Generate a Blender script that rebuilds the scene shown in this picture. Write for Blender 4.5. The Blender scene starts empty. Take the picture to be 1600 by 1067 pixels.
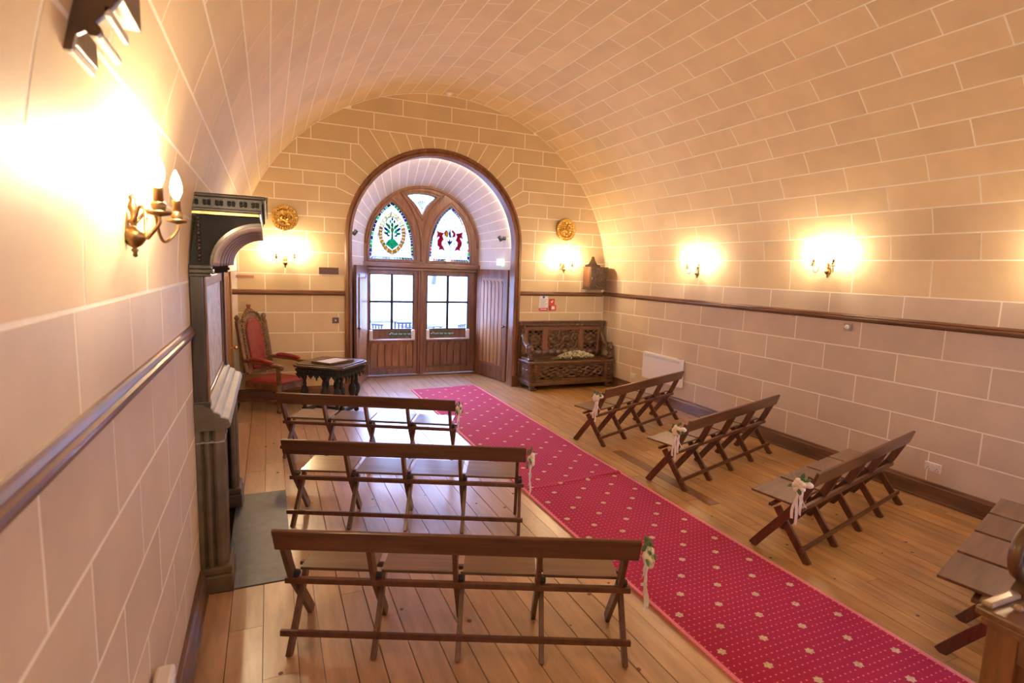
import bpy, bmesh, math, random
from mathutils import Vector, Matrix
random.seed(7)
PI = math.pi
S = bpy.context.scene
C = S.collection
cos, sin = math.cos, math.sin

# ------------------------------------------------------------------ camera
H = 2.1
FPX, YAW, PIT, ROL = 864.38, .415824, .128245, .033831
cam = bpy.data.objects.new('camera', bpy.data.cameras.new('camera'))
C.objects.link(cam)
S.camera = cam
_f = Vector((sin(YAW)*cos(PIT), cos(YAW)*cos(PIT), -sin(PIT)))
_r = Vector((cos(YAW), -sin(YAW), 0))
_u = _r.cross(_f)
CR = cos(ROL)*_r + sin(ROL)*_u
CU = -sin(ROL)*_r + cos(ROL)*_u
CF = _f
cam.matrix_world = Matrix(((CR.x, CU.x, -CF.x, 0), (CR.y, CU.y, -CF.y, 0), (CR.z, CU.z, -CF.z, H), (0, 0, 0, 1)))
cam.data.sensor_width = 36
cam.data.lens = FPX/1600*36
cam.data.clip_start = .05
cam.data.clip_end = 400
cam.data.dof.use_dof = True
cam.data.dof.focus_distance = 5.5
cam.data.dof.aperture_fstop = 2.8

# ------------------------------------------------------------------ light
S.view_settings.view_transform = 'Standard'
S.view_settings.look = 'None'
S.view_settings.gamma = 1
S.view_settings.use_curve_mapping = False
S.view_settings.exposure = 0.76
S.cycles.use_denoising = True
S.cycles.max_bounces = 10
S.cycles.diffuse_bounces = 6
S.cycles.glossy_bounces = 4
S.cycles.transparent_max_bounces = 16
S.cycles.sample_clamp_indirect = 8
S.cycles.caustics_reflective = False
S.cycles.caustics_refractive = False
W = bpy.data.worlds.new('overcast_sky')
S.world = W
W.use_nodes = True
WN = W.node_tree
SKY = 27.0
bg = WN.nodes['Background']
bg.inputs['Strength'].default_value = SKY
tc = WN.nodes.new('ShaderNodeTexCoord')
sp = WN.nodes.new('ShaderNodeSeparateXYZ')
rp = WN.nodes.new('ShaderNodeValToRGB')
WN.links.new(tc.outputs['Generated'], sp.inputs[0])
WN.links.new(sp.outputs['Z'], rp.inputs[0])
WN.links.new(rp.outputs[0], bg.inputs[0])
rp.color_ramp.elements[0].position = 0.0
rp.color_ramp.elements[0].color = (.50, .61, 1.0, 1)
rp.color_ramp.elements[1].position = .9
rp.color_ramp.elements[1].color = (.34, .48, 1.0, 1)
BULB = 560.0            # emission of the candle bulbs
BULB_COL = (1.0, .775, .47)
REVEAL_LAMP = 75.0      # watts of the lamps tucked behind the door arch
REVEAL_COL = (1.0, .80, .60)


# ------------------------------------------------------------------ materials
MATS = {}


def mat(name, col, rough=.6, metal=0., noise=None, var=0., scale=(1, 1, 1), bump=0., coat=0., emis=None, es=0., col2=None, detail=4., rnd=0., spec=None, objspace=True, extra=None):
    m = bpy.data.materials.new(name)
    m.use_nodes = True
    nt = m.node_tree
    N, L = nt.nodes, nt.links
    b = N['Principled BSDF']
    b.inputs['Roughness'].default_value = rough
    b.inputs['Metallic'].default_value = metal
    if coat:
        b.inputs['Coat Weight'].default_value = coat
        b.inputs['Coat Roughness'].default_value = .28 if 'board' in name else .15
    if spec is not None:
        b.inputs['Specular IOR Level'].default_value = spec
    c = (*col, 1)
    if emis:
        b.inputs['Emission Color'].default_value = (*emis, 1)
        b.inputs['Emission Strength'].default_value = es
    if noise:
        t = N.new('ShaderNodeTexCoord')
        mp = N.new('ShaderNodeMapping')
        mp.inputs['Scale'].default_value = scale
        oi = N.new('ShaderNodeObjectInfo')
        ml = N.new('ShaderNodeVectorMath')
        ml.operation = 'MULTIPLY_ADD'
        L.new(oi.outputs['Random'], ml.inputs[0])
        ml.inputs[1].default_value = (37, 53, 71) if rnd else (0, 0, 0)
        L.new(t.outputs['Object'], ml.inputs[2])
        L.new(ml.outputs[0], mp.inputs[0])
        nz = N.new('ShaderNodeTexNoise')
        nz.inputs['Scale'].default_value = noise
        nz.inputs['Detail'].default_value = detail
        nz.inputs['Roughness'].default_value = .6
        L.new(mp.outputs[0], nz.inputs['Vector'])
        cr = N.new('ShaderNodeValToRGB')
        k2 = col2 or tuple(x*(1-var) for x in col)
        cr.color_ramp.elements[0].position = .32
        cr.color_ramp.elements[1].position = .68
        cr.color_ramp.elements[0].color = (*k2, 1)
        cr.color_ramp.elements[1].color = (*[min(1, x*(1+var*.4)) for x in col], 1)
        L.new(nz.outputs['Fac'], cr.inputs[0])
        out = cr.outputs[0]
        if rnd:
            hs = N.new('ShaderNodeHueSaturation')
            mr = N.new('ShaderNodeMapRange')
            mr.inputs['To Min'].default_value = 1-rnd
            mr.inputs['To Max'].default_value = 1+rnd
            L.new(oi.outputs['Random'], mr.inputs['Value'])
            L.new(mr.outputs[0], hs.inputs['Value'])
            L.new(out, hs.inputs['Color'])
            out = hs.outputs[0]
        L.new(out, b.inputs['Base Color'])
        if bump:
            bp = N.new('ShaderNodeBump')
            bp.inputs['Strength'].default_value = bump
            bp.inputs['Distance'].default_value = .004
            L.new(nz.outputs['Fac'], bp.inputs['Height'])
            L.new(bp.outputs[0], b.inputs['Normal'])
    else:
        b.inputs['Base Color'].default_value = c
    MATS[name] = m
    return m


STONE_V = mat('painted_stone_vault', (.76, .58, .36), .55, noise=2.2, var=.10, bump=.15, rnd=.05, detail=8)
STONE = mat('painted_stone', (.66, .53, .405), .5, noise=2.2, var=.10, bump=.15, rnd=.035, detail=8)
STONE_FAR = mat('painted_stone_ochre', (.66, .50, .285), .6, noise=2.2, var=.09, bump=.15, rnd=.035, detail=8)
MORTAR = mat('joint_cream', (.97, .90, .79), .6, noise=8, var=.05)
STONE_REV = mat('painted_stone_reveal', (.62, .56, .52), .55, noise=3, var=.06, rnd=.02)
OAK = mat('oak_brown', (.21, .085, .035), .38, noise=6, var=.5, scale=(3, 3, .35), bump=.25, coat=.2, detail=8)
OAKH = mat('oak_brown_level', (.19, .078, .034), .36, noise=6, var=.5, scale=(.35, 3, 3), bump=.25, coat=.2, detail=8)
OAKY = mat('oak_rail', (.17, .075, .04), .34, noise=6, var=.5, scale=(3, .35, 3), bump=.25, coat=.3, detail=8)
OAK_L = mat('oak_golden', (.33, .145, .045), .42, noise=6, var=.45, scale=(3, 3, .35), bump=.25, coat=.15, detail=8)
BENCHW = mat('bench_wood', (.125, .046, .022), .33, noise=7, var=.5, scale=(.3, 4, 4), bump=.2, coat=.25, detail=8, rnd=.12)
BENCHL = mat('bench_leg_wood', (.12, .038, .018), .36, noise=7, var=.5, scale=(4, 4, .4), bump=.2, coat=.2, detail=8)
SEATW = mat('bench_seat_wood', (.17, .085, .048), .28, noise=5, var=.4, scale=(.4, 4, 4), bump=.15, coat=.7, detail=8, rnd=.15)
DARKW = mat('carved_dark_oak', (.10, .048, .022), .38, noise=9, var=.55, bump=.4, coat=.2, detail=8)
SETTLEW = mat('carved_settle_oak', (.13, .058, .024), .30, noise=14, var=.6, bump=.5, coat=.2, detail=8)
CHAIRW = mat('carved_mid_oak', (.20, .09, .04), .4, noise=12, var=.6, bump=.4, coat=.15, detail=8)
BLACKW = mat('blackened_wood', (.014, .011, .009), .75, noise=9, var=.4, bump=.3)
CHIMW = mat('overmantel_wood', (.042, .026, .019), .45, noise=9, var=.5, scale=(3, 3, .5), bump=.3, coat=.15)
FLOORW = mat('pine_board', (.50, .295, .165), .34, noise=4, var=.28, scale=(4, .6, 5), bump=.12, coat=.75, detail=10, rnd=.13)
FLOORR = mat('pine_board_golden', (.47, .255, .092), .34, noise=4, var=.34, scale=(4, .6, 5), bump=.25, coat=.12, detail=10, rnd=.14)
FLOORD = mat('dark_stained_board', (.20, .075, .03), .35, noise=5, var=.4, scale=(5, .35, 5), bump=.25, coat=.1, detail=10)
GAPS = mat('floor_gap', (.03, .018, .012), .9)
KNOT = mat('wood_knot', (.12, .05, .025), .5)
RIB_LIT = mat('cove_rib_lit_tone', (.34, .25, .22), .35)  # paler than the overmantel wood: door light on the ribs painted in
SLATE = mat('grey_slate', (.115, .125, .165), .42, noise=12, var=.25, bump=.3, detail=8)
JAMB = mat('brown_stone', (.125, .088, .052), .6, noise=7, var=.4, bump=.4, detail=10)
MANTEL = mat('grey_mantel_stone', (.37, .36, .40), .5, noise=8, var=.2, bump=.2, detail=8)
BRASS = mat('aged_brass', (.62, .40, .16), .28, 1., noise=14, var=.35)
BRASSD = mat('antique_brass', (.40, .25, .11), .32, 1., noise=20, var=.5)
GOLD = mat('embossed_brass', (.66, .39, .09), .24, 1., noise=40, var=.5, bump=.8)
CREAMP = mat('cream_candle_tube', (.80, .66, .44), .5)
REDLEATHER = mat('red_leather', (.27, .028, .030), .42, noise=18, var=.3, bump=.3)
STUD = mat('brass_stud', (.5, .30, .12), .3, 1.)
WHITEP = mat('white_enamel', (.82, .78, .74), .4)
WHITEM = mat('white_metal_bar', (.80, .79, .80), .3, .2)
BLACKP = mat('black_plastic', (.012, .012, .014), .35)
GREY = mat('grey_metal', (.35, .33, .31), .35, .6)
DARKHOLE = mat('dark_recess', (.01, .01, .01), .9)
GREENS = mat('green_sign', (.01, .10, .06), .4)
REDS = mat('red_sign', (.62, .04, .03), .4)
BLUES = mat('blue_sign', (.05, .10, .40), .4)
WHITES = mat('white_sign', (.85, .84, .86), .5)
GREYT = mat('grey_print', (.35, .35, .40), .6)
LEAD = mat('lead_came', (.06, .06, .065), .5)
ROSE = mat('cream_rose', (.90, .80, .66), .6, noise=25, var=.12)
RIBBON = mat('white_ribbon', (.88, .84, .88), .4)
LEAF = mat('eucalyptus_green', (.10, .20, .07), .5, noise=20, var=.35, rnd=.3)
DRIED = mat('dried_white_flower', (.70, .66, .42), .7, rnd=.2, noise=30, var=.3)
STEM = mat('dried_stem', (.25, .22, .08), .7)
GRASS = mat('frosty_grass', (.19, .20, .18), .9, noise=3, var=.25, detail=10)
PAVE = mat('terrace_paving', (.25, .25, .26), .8, noise=3, var=.15)
BARK = mat('bare_bark', (.022, .028, .045), .9)
FURN = mat('outdoor_dark_timber', (.003, .004, .012), .9)
MOULD_LIT = mat('moulding_lit_tone', (.70, .66, .62), .6)  # pale tone paints sconce light onto the dark bracket's mouldings
GLASS_REFL = mat('glass_reflection_tone', (.78, .84, .98), .12)  # daylight reflection painted as a blue-white colour of the glass


def carpet_mat():
    m = bpy.data.materials.new('crimson_patterned_carpet')
    m.use_nodes = True
    nt = m.node_tree
    N, L = nt.nodes, nt.links
    b = N['Principled BSDF']
    b.inputs['Roughness'].default_value = .92
    b.inputs['Sheen Weight'].default_value = .12
    b.inputs['Sheen Roughness'].default_value = .45
    b.inputs['Sheen Tint'].default_value = (1, .35, .65, 1)
    t = N.new('ShaderNodeTexCoord')
    s = N.new('ShaderNodeSeparateXYZ')
    L.new(t.outputs['Object'], s.inputs[0])

    def M(op, a, bb=None):
        n = N.new('ShaderNodeMath')
        n.operation = op
        for i, v in enumerate((a, bb)):
            if v is None:
                continue
            if isinstance(v, (int, float)):
                n.inputs[i].default_value = v
            else:
                L.new(v, n.inputs[i])
        return n.outputs[0]
    X, Y = s.outputs['X'], s.outputs['Y']

    def cell(x0, y0, px, py):
        a = M('MULTIPLY', M('SUBTRACT', M('FRACT', M('DIVIDE', M('SUBTRACT', X, x0), px)), .5), px)
        c = M('MULTIPLY', M('SUBTRACT', M('FRACT', M('DIVIDE', M('SUBTRACT', Y, y0), py)), .5), py)
        return a, c

    def ell(a, c, rx, ry):
        return M('SQRT', M('ADD', M('POWER', M('ABSOLUTE', M('DIVIDE', a, rx)), 2.), M('POWER', M('ABSOLUTE', M('DIVIDE', c, ry)), 2.)))
    a1, c1 = cell(2.77-.16, 3.01-.1775, .32, .355)
    a2, c2 = cell(2.77-.32, 3.01-.355, .32, .355)
    res = []
    for a, c in ((a1, c1), (a2, c2)):
        # fan shape: ellipse head above, small foot below
        ang = M('ARCTAN2', a, c)
        wob = M('MULTIPLY', M('COSINE', M('MULTIPLY', ang, 6.)), .16)
        res.append(M('ADD', ell(a, c, .025, .023), wob))
    d = M('MINIMUM', res[0], res[1])
    motif = M('LESS_THAN', d, 1.0)
    far = M('GREATER_THAN', d, 1.75)
    da, dc = cell(2.77, 3.01, .04, .0444)
    dot = M('MULTIPLY', M('LESS_THAN', ell(da, dc, .0058, .0046), 1.), far)
    nz = N.new('ShaderNodeTexNoise')
    nz.inputs['Scale'].default_value = 90
    L.new(t.outputs['Object'], nz.inputs['Vector'])
    base = N.new('ShaderNodeMix')
    base.data_type = 'RGBA'
    L.new(nz.outputs['Fac'], base.inputs[0])
    base.inputs[6].default_value = (.28, .0005, .035, 1)
    base.inputs[7].default_value = (.42, .001, .062, 1)
    mc = N.new('ShaderNodeMix')
    mc.data_type = 'RGBA'
    n2 = N.new('ShaderNodeTexNoise')
    n2.inputs['Scale'].default_value = 60
    L.new(t.outputs['Object'], n2.inputs['Vector'])
    L.new(n2.outputs['Fac'], mc.inputs[0])
    mc.inputs[6].default_value = (.20, .14, .06, 1)
    mc.inputs[7].default_value = (.95, .72, .50, 1)
    k1 = N.new('ShaderNodeMix')
    k1.data_type = 'RGBA'
    L.new(dot, k1.inputs[0])
    L.new(base.outputs[2], k1.inputs[6])
    k1.inputs[7].default_value = (.80, .20, .24, 1)
    k2 = N.new('ShaderNodeMix')
    k2.data_type = 'RGBA'
    L.new(motif, k2.inputs[0])
    L.new(k1.outputs[2], k2.inputs[6])
    L.new(mc.outputs[2], k2.inputs[7])
    L.new(k2.outputs[2], b.inputs['Base Color'])
    bp = N.new('ShaderNodeBump')
    bp.inputs['Strength'].default_value = .5
    bp.inputs['Distance'].default_value = .003
    L.new(nz.outputs['Fac'], bp.inputs['Height'])
    L.new(bp.outputs[0], b.inputs['Normal'])
    return m


CARPET = carpet_mat()
BINDING = mat('pink_carpet_binding', (.80, .22, .30), .8, noise=60, var=.2)


def glass_mat(name, tint, gloss=.08, haze=0.):
    m = bpy.data.materials.new(name)
    m.use_nodes = True
    nt = m.node_tree
    N, L = nt.nodes, nt.links
    N.remove(N['Principled BSDF'])
    tr = N.new('ShaderNodeBsdfTransparent')
    tr.inputs[0].default_value = (*tint, 1)
    gl = N.new('ShaderNodeBsdfGlossy')
    gl.inputs['Roughness'].default_value = .05
    mx = N.new('ShaderNodeMixShader')
    mx.inputs[0].default_value = gloss
    L.new(tr.outputs[0], mx.inputs[1])
    L.new(gl.outputs[0], mx.inputs[2])
    out = mx.outputs[0]
    if haze:
        tl = N.new('ShaderNodeBsdfTranslucent')
        tl.inputs[0].default_value = (*tint, 1)
        m2 = N.new('ShaderNodeMixShader')
        m2.inputs[0].default_value = haze
        L.new(out, m2.inputs[1])
        L.new(tl.outputs[0], m2.inputs[2])
        out = m2.outputs[0]
    L.new(out, N['Material Output'].inputs[0])
    return m


GLASS = glass_mat('window_glass', (.97, .98, 1.0), .05)
GL_WHITE = glass_mat('white_leaded_glass', (.62, .64, .66), .05, .25)
GLC = {}
for k, v in dict(turq=(.0, .055, .05), green=(.004, .20, .07), amber=(.48, .27, .01), blue=(.002, .012, .16), red=(.36, .0, .06), lime=(.16, .25, .03), clear=(.9, .9, .85), sky=(.01, .06, .09), pale=(.62, .52, .30), mint=(.03, .34, .17)).items():
    GLC[k] = glass_mat('glass_'+k, v, .04, .15)


def bulb_mat():
    m = bpy.data.materials.new('glowing_bulb')
    m.use_nodes = True
    nt = m.node_tree
    b = nt.nodes['Principled BSDF']
    b.inputs['Base Color'].default_value = (1, .9, .7, 1)
    b.inputs['Emission Color'].default_value = (*BULB_COL, 1)
    b.inputs['Emission Strength'].default_value = BULB
    return m


BULBM = bulb_mat()


# ------------------------------------------------------------------ mesh helpers
class MB:
    def __init__(s, off=(0, 0, 0)):
        s.v = []
        s.f = []
        s.o = Vector(off)

    def add(s, vs, fs):
        n = len(s.v)
        s.v += [tuple(Vector(p)-s.o) for p in vs]
        s.f += [tuple(i+n for i in f) for f in fs]
        return s

    def box(s, x0, x1, y0, y1, z0, z1):
        vs = [(x, y, z) for z in (z0, z1) for y in (y0, y1) for x in (x0, x1)]
        return s.add(vs, [(0, 2, 3, 1), (4, 5, 7, 6), (0, 1, 5, 4), (2, 6, 7, 3), (0, 4, 6, 2), (1, 3, 7, 5)])

    def obox(s, c, ax, ay, az):
        c, ax, ay, az = map(Vector, (c, ax, ay, az))
        vs = [c+i*ax+j*ay+k*az for k in (-1, 1) for j in (-1, 1) for i in (-1, 1)]
        return s.add(vs, [(0, 2, 3, 1), (4, 5, 7, 6), (0, 1, 5, 4), (2, 6, 7, 3), (0, 4, 6, 2), (1, 3, 7, 5)])

    def beam(s, a, b, w, t, up=(0, 0, 1)):
        a, b = Vector(a), Vector(b)
        d = b-a
        u = Vector(up)
        sd = d.cross(u).normalized()
        u2 = sd.cross(d).normalized()
        return s.obox((a+b)/2, d/2, sd*w/2, u2*t/2)

    def prism(s, pts, fn, d0, d1, cap=(True, True)):
        # pts: 2D outline, fn(u,v,d) -> 3D
        n = len(pts)
        vs = [fn(u, v, d0) for u, v in pts]+[fn(u, v, d1) for u, v in pts]
        fs = []
        if cap[0]:
            fs.append(tuple(range(n-1, -1, -1)))
        if cap[1]:
            fs.append(tuple(range(n, 2*n)))
        fs += [(i, (i+1) % n, n+(i+1) % n, n+i) for i in range(n)]
        return s.add(vs, fs)

    def lathe(s, prof, c=(0, 0, 0), n=16, axis='Z', ang0=0.):
        c = Vector(c)
        vs, fs = [], []
        for r, z in prof:
            for i in range(n):
                a = ang0+2*PI*i/n
                p = (r*cos(a), r*sin(a), z)
                if axis == 'X':
                    p = (p[2], p[0], p[1])
                elif axis == 'Y':
                    p = (p[0], p[2], p[1])
                vs.append(c+Vector(p))
        m = len(prof)
        for j in range(m-1):
            for i in range(n):
                k = (i+1) % n
                fs.append((j*n+i, j*n+k, (j+1)*n+k, (j+1)*n+i))
        fs.append(tuple(range(n-1, -1, -1)))
        fs.append(tuple((m-1)*n+i for i in range(n)))
        return s.add(vs, fs)

    def tube(s, path, r, n=8, closed=False):
        P = [Vector(p) for p in path]
        rr = r if isinstance(r, (list, tuple)) else [r]*len(P)
        vs, fs = [], []
        T0 = (P[1]-P[0]).normalized()
        ref = Vector((0, 0, 1)) if abs(T0.z) < .9 else Vector((1, 0, 0))
        A = T0.cross(ref).normalized()
        for j, p in enumerate(P):
            if closed:
                T = (P[(j+1) % len(P)]-P[j-1]).normalized()
            else:
                T = (P[min(j+1, len(P)-1)]-P[max(j-1, 0)]).normalized()
            A = (A-T*A.dot(T)).normalized()
            B = T.cross(A)
            for i in range(n):
                a = 2*PI*i/n
                vs.append(p+rr[j]*(cos(a)*A+sin(a)*B))
        m = len(P)
        for j in range(m if closed else m-1):
            j2 = (j+1) % m
            for i in range(n):
                k = (i+1) % n
                fs.append((j*n+i, j*n+k, j2*n+k, j2*n+i))
        if not closed:
            fs.append(tuple(range(n-1, -1, -1)))
            fs.append(tuple((m-1)*n+i for i in range(n)))
        return s.add(vs, fs)

    def sweep(s, prof, path, fr):
        # prof 2D (a,b) closed; fr(i)->(origin, A, B)
        vs, fs = [], []
        n = len(prof)
        for i in range(len(path)):
            o, A, B = fr(i)
            vs += [o+a*A+b*B for a, b in prof]
        m = len(path)
        for j in range(m-1):
            for i in range(n):
                k = (i+1) % n
                fs.append((j*n+i, j*n+k, (j+1)*n+k, (j+1)*n+i))
        fs.append(tuple(range(n-1, -1, -1)))
        fs.append(tuple((m-1)*n+i for i in range(n)))
        return s.add(vs, fs)

    def ball(s, c, r, n=10, m=6, sc=(1, 1, 1)):
        prof = [(max(1e-4, r*sin(PI*j/m)), -r*cos(PI*j/m)) for j in range(m+1)]
        k = len(s.v)
        s.lathe(prof, (0, 0, 0), n)
        off = Vector(c)
        for i in range(k, len(s.v)):
            p = Vector(s.v[i])+s.o
            s.v[i] = tuple(Vector((p.x*sc[0], p.y*sc[1], p.z*sc[2]))+off-s.o)
        return s

    def grid(s, nx, ny, fn, thick=None):
        vs = [fn(i/nx, j/ny) for j in range(ny+1) for i in range(nx+1)]
        fs = [(j*(nx+1)+i, j*(nx+1)+i+1, (j+1)*(nx+1)+i+1, (j+1)*(nx+1)+i) for j in range(ny) for i in range(nx)]
        return s.add(vs, fs)

    def mesh(s, name, m, smooth=False):
        me = bpy.data.meshes.new(name)
        me.from_pydata(s.v, [], s.f)
        bm = bmesh.new()
        bm.from_mesh(me)
        bmesh.ops.recalc_face_normals(bm, faces=bm.faces)
        bm.to_mesh(me)
        bm.free()
        me.materials.append(m)
        if smooth:
            for p in me.polygons:
                p.use_smooth = True
        return me

    def build(s, name, m, parent=None, smooth=False, bevel=0., loc=None, auto=None):
        me = s.mesh(name, m, smooth)
        return link(name, me, parent, bevel, loc, auto)


def link(name, me, parent=None, bevel=0., loc=None, auto=None):
    o = bpy.data.objects.new(name, me)
    C.objects.link(o)
    if parent:
        o.parent = parent
    if loc:
        o.location = loc
    if bevel:
        b = o.modifiers.new('bevel', 'BEVEL')
        b.width = bevel
        b.segments = 2
        b.limit_method = 'ANGLE'
        b.angle_limit = math.radians(40)
    return o


def shade_auto(o, ang=35):
    me = o.data
    me.polygons.foreach_set('use_smooth', [True]*len(me.polygons))
    bm = bmesh.new()
    bm.from_mesh(me)
    lim = math.radians(ang)
    for e in bm.edges:
        if len(e.link_faces) == 2 and e.calc_face_angle(0) > lim:
            e.smooth = False
    bm.to_mesh(me)
    bm.free()
    return o


def thing(name, label, cat, loc=(0, 0, 0), rotz=0., group=None):
    o = bpy.data.objects.new(name, None)
    o.empty_display_size = .1
    C.objects.link(o)
    o.location = loc
    o.rotation_euler = (0, 0, rotz)
    tag(o, label, cat, group)
    return o


def tag(o, label, cat, group=None):
    o['label'] = label
    o['category'] = cat
    if group:
        o['group'] = group
    return o


def struct(o):
    o['kind'] = 'structure'
    return o


def dup(root, loc, rotz, label, group=None):
    r = root.copy()
    C.objects.link(r)
    r.location = loc
    r.rotation_euler = (0, 0, rotz)
    r['label'] = label
    if group:
        r['group'] = group
    for ch in list(root.children):
        c = ch.copy()
        C.objects.link(c)
        c.parent = r
        for g in list(ch.children):
            d = g.copy()
            C.objects.link(d)
            d.parent = c
    return r


def proj(p):
    v = Vector(p)-Vector((0, 0, H))
    z = v.dot(CF)
    if z < .1:
        return None
    return 800+FPX*v.dot(CR)/z, 533.5-FPX*v.dot(CU)/z


def seen_area(pts):
    q = [proj(p) for p in pts]
    if any(x is None for x in q):
        return 0
    if all(x[0] < 0 or x[0] > 1600 or x[1] < 0 or x[1] > 1067 for x in q):
        return 0
    a = 0
    for i in range(len(q)):
        x0, y0 = q[i]
        x1, y1 = q[(i+1) % len(q)]
        a += x0*y1-x1*y0
    return abs(a)/2


# ------------------------------------------------------------------ room
XL, XR, YF, YB = -.43, 5.91, 9.09, -2.4
XLF = -.53                        # left wall beyond the chimneypiece sits back a little
YSTEP = 5.36
XC, VA, ZC, VB = 2.74, 3.17, 1.97, 2.90
DCX, DCZ, DR = 2.615, 2.50, 1.50   # door arch in the end wall
ICX, IR = 2.73, 1.11               # inner arch
YIN = 10.52
GAP = .0065


def vx(z):
    if z <= ZC:
        return VA
    return VA*math.sqrt(max(0, 1-((z-ZC)/VB)**2))


# arc-length table for the vault
TH = [PI*i/2000 for i in range(2001)]
VP = [(XC+VA*cos(t), ZC+VB*sin(t)) for t in TH]
SL = [0.]
for i in range(1, 2001):
    SL.append(SL[-1]+math.hypot(VP[i][0]-VP[i-1][0], VP[i][1]-VP[i-1][1]))
STOT = SL[-1]


def vpt(s, out=0.):
    s = min(max(s, 0), STOT)
    lo, hi = 0, 2000
    while hi-lo > 1:
        m = (lo+hi)//2
        if SL[m] <= s:
            lo = m
        else:
            hi = m
    t = (s-SL[lo])/max(1e-9, SL[hi]-SL[lo])
    th = TH[lo]+(TH[hi]-TH[lo])*t
    n = Vector((cos(th)/VA, 0, sin(th)/VB)).normalized()
    return XC+VA*cos(th)+n.x*out, ZC+VB*sin(th)+n.z*out


# stone courses of the right / left wall
CZ = [.0, .16, .47, .775, 1.08, 1.38, 1.69, 1.97]


class Blocks:
    """collects blocks, the 300 that show largest become parts, the rest one part"""

    def __init__(s, parent, m, stuffname='stone_blocks'):
        s.l = []
        s.p = parent
        s.m = m
        s.n = stuffname

    def add(s, mb, outline):
        s.l.append((seen_area(outline), mb))

    def done(s, name='stone_block', lim=300, minarea=60):
        s.l.sort(key=lambda a: -a[0])
        rest = MB()
        for k, (a, mb) in enumerate(s.l):
            if k < lim and a > minarea:
                c = Vector((0, 0, 0))
                for p in mb.v:
                    c += Vector(p)
                c /= len(mb.v)
                mb.v = [tuple(Vector(p)-c) for p in mb.v]
                mb.build(name, s.m, s.p, loc=c)
            else:
                rest.add(mb.v, mb.f)
        if rest.v:
            o = rest.build(s.n, s.m, s.p)
            o['kind'] = 'stuff'


# right wall
wr = struct(MB().box(XR+.0007, XR+.25, YB, YF+.3, -.05, ZC).build('wall_right', MORTAR))
B = Blocks(wr, STONE)
for r in range(len(CZ)-1):
    ph = .69 if r % 2 == 1 else 1.10
    z0, z1 = CZ[r]+GAP, CZ[r+1]-GAP
    ys = [ph+.82*k for k in range(-4, 11)]
    ys = [YB]+[y for y in ys if YB+.2 < y < YF-.12]+[YF]
    for a, b in zip(ys[:-1], ys[1:]):
        B.add(MB().box(XR, XR+.012, a+GAP, b-GAP, z0, z1), [(XR, a, z0), (XR, b, z0), (XR, b, z1), (XR, a, z1)])
B.done()
CZL = [.0, .12, .42, .73, 1.03, 1.325, 1.64, 1.97]
# left wall, near part and the part beyond the chimneypiece
wl = struct(MB().box(XL-.25, XL-.0007, YB, YSTEP, -.05, ZC).box(XLF-.25, XLF-.0007, YSTEP, YF+.3, -.05, ZC).build('wall_left', MORTAR))
B = Blocks(wl, STONE)
for r in range(len(CZL)-1):
    ph = .16 if r % 2 == 1 else .46
    z0, z1 = CZL[r]+GAP, CZL[r+1]-GAP
    ys = [ph+.59*k for k in range(-5, 15)]
    for (ya, yb, x) in ((YB, YSTEP, XL), (YSTEP, YF, XLF)):
        yy = [ya]+[y for y in ys if ya+.2 < y < yb-.12]+[yb]
        for a, b in zip(yy[:-1], yy[1:]):
            B.add(MB().box(x-.012, x, a+GAP, b-GAP, z0, z1), [(x, a, z0), (x, b, z0), (x, b, z1), (x, a, z1)])
B.done()
# vault
NR = 35
s_edges = [0., .36]
step = (STOT-.72)/NR
for k in range(1, NR+1):
    s_edges.append(.36+k*step)
s_edges.append(STOT)
mb = MB()
NS = 800
prof = [vpt(STOT*i/NS, .0006) for i in range(NS+1)]
prof2 = [vpt(STOT*i/NS, .2) for i in range(NS+1)]
vs = []
for y in (YB, YF+.3):
    vs += [(x, y, z) for x, z in prof]+[(x, y, z) for x, z in prof2]
n1 = NS+1
fs = []
for i in range(NS):
    fs.append((i, i+1, 2*n1+i+1, 2*n1+i))
    fs.append((n1+i, 3*n1+i, 3*n1+i+1, n1+i+1))
    fs.append((i, n1+i, n1+i+1, i+1))
    fs.append((2*n1+i, 2*n1+i+1, 3*n1+i+1, 3*n1+i))
mb.add(vs, fs)
# the small soffit where the wall beyond the chimneypiece steps back
mb.box(XLF-.2, XL+.005, YSTEP, YF+.3, ZC, ZC+.12)
ceil = struct(mb.build('ceiling', MORTAR))
B = Blocks(ceil, STONE_V)
for r in range(len(s_edges)-1):
    s0, s1 = s_edges[r]+GAP, s_edges[r+1]-GAP
    ph = .13 if r % 2 == 0 else .53
    ys = [ph+.8*k for k in range(-4, 12)]
    ys = [YB]+[y for y in ys if YB+.2 < y < YF-.12]+[YF]
    ns = 6 if r in (0, len(s_edges)-2) else 4
    sp_ = [s0+(s1-s0)*i/ns for i in range(ns+1)]
    for a, b in zip(ys[:-1], ys[1:]):
        a2, b2 = a+GAP, b-GAP
        m_ = MB()
        ins = [vpt(q, 0) for q in sp_]
        outs = [vpt(q, .010) for q in sp_]
        n = ns+1
        vs = [(x, a2, z) for x, z in ins]+[(x, b2, z) for x, z in ins]+[(x, a2, z) for x, z in outs]+[(x, b2, z) for x, z in outs]
        fs = []
        for i in range(ns):
            fs += [(i, i+1, n+i+1, n+i), (2*n+i, 3*n+i, 3*n+i+1, 2*n+i+1), (i, 2*n+i, 2*n+i+1, i+1), (n+i, n+i+1, 3*n+i+1, 3*n+i)]
        fs += [(0, n, 3*n, 2*n), (ns, 2*n+ns, 3*n+ns, n+ns)]
        m_.add(vs, fs)
        (xa, za), (xb, zb) = ins[0], ins[-1]
        B.add(m_, [(xa, a, za), (xa, b, za), (xb, b, zb), (xb, a, zb)])
B.done()

# far wall with the arched opening
NA = 40


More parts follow.
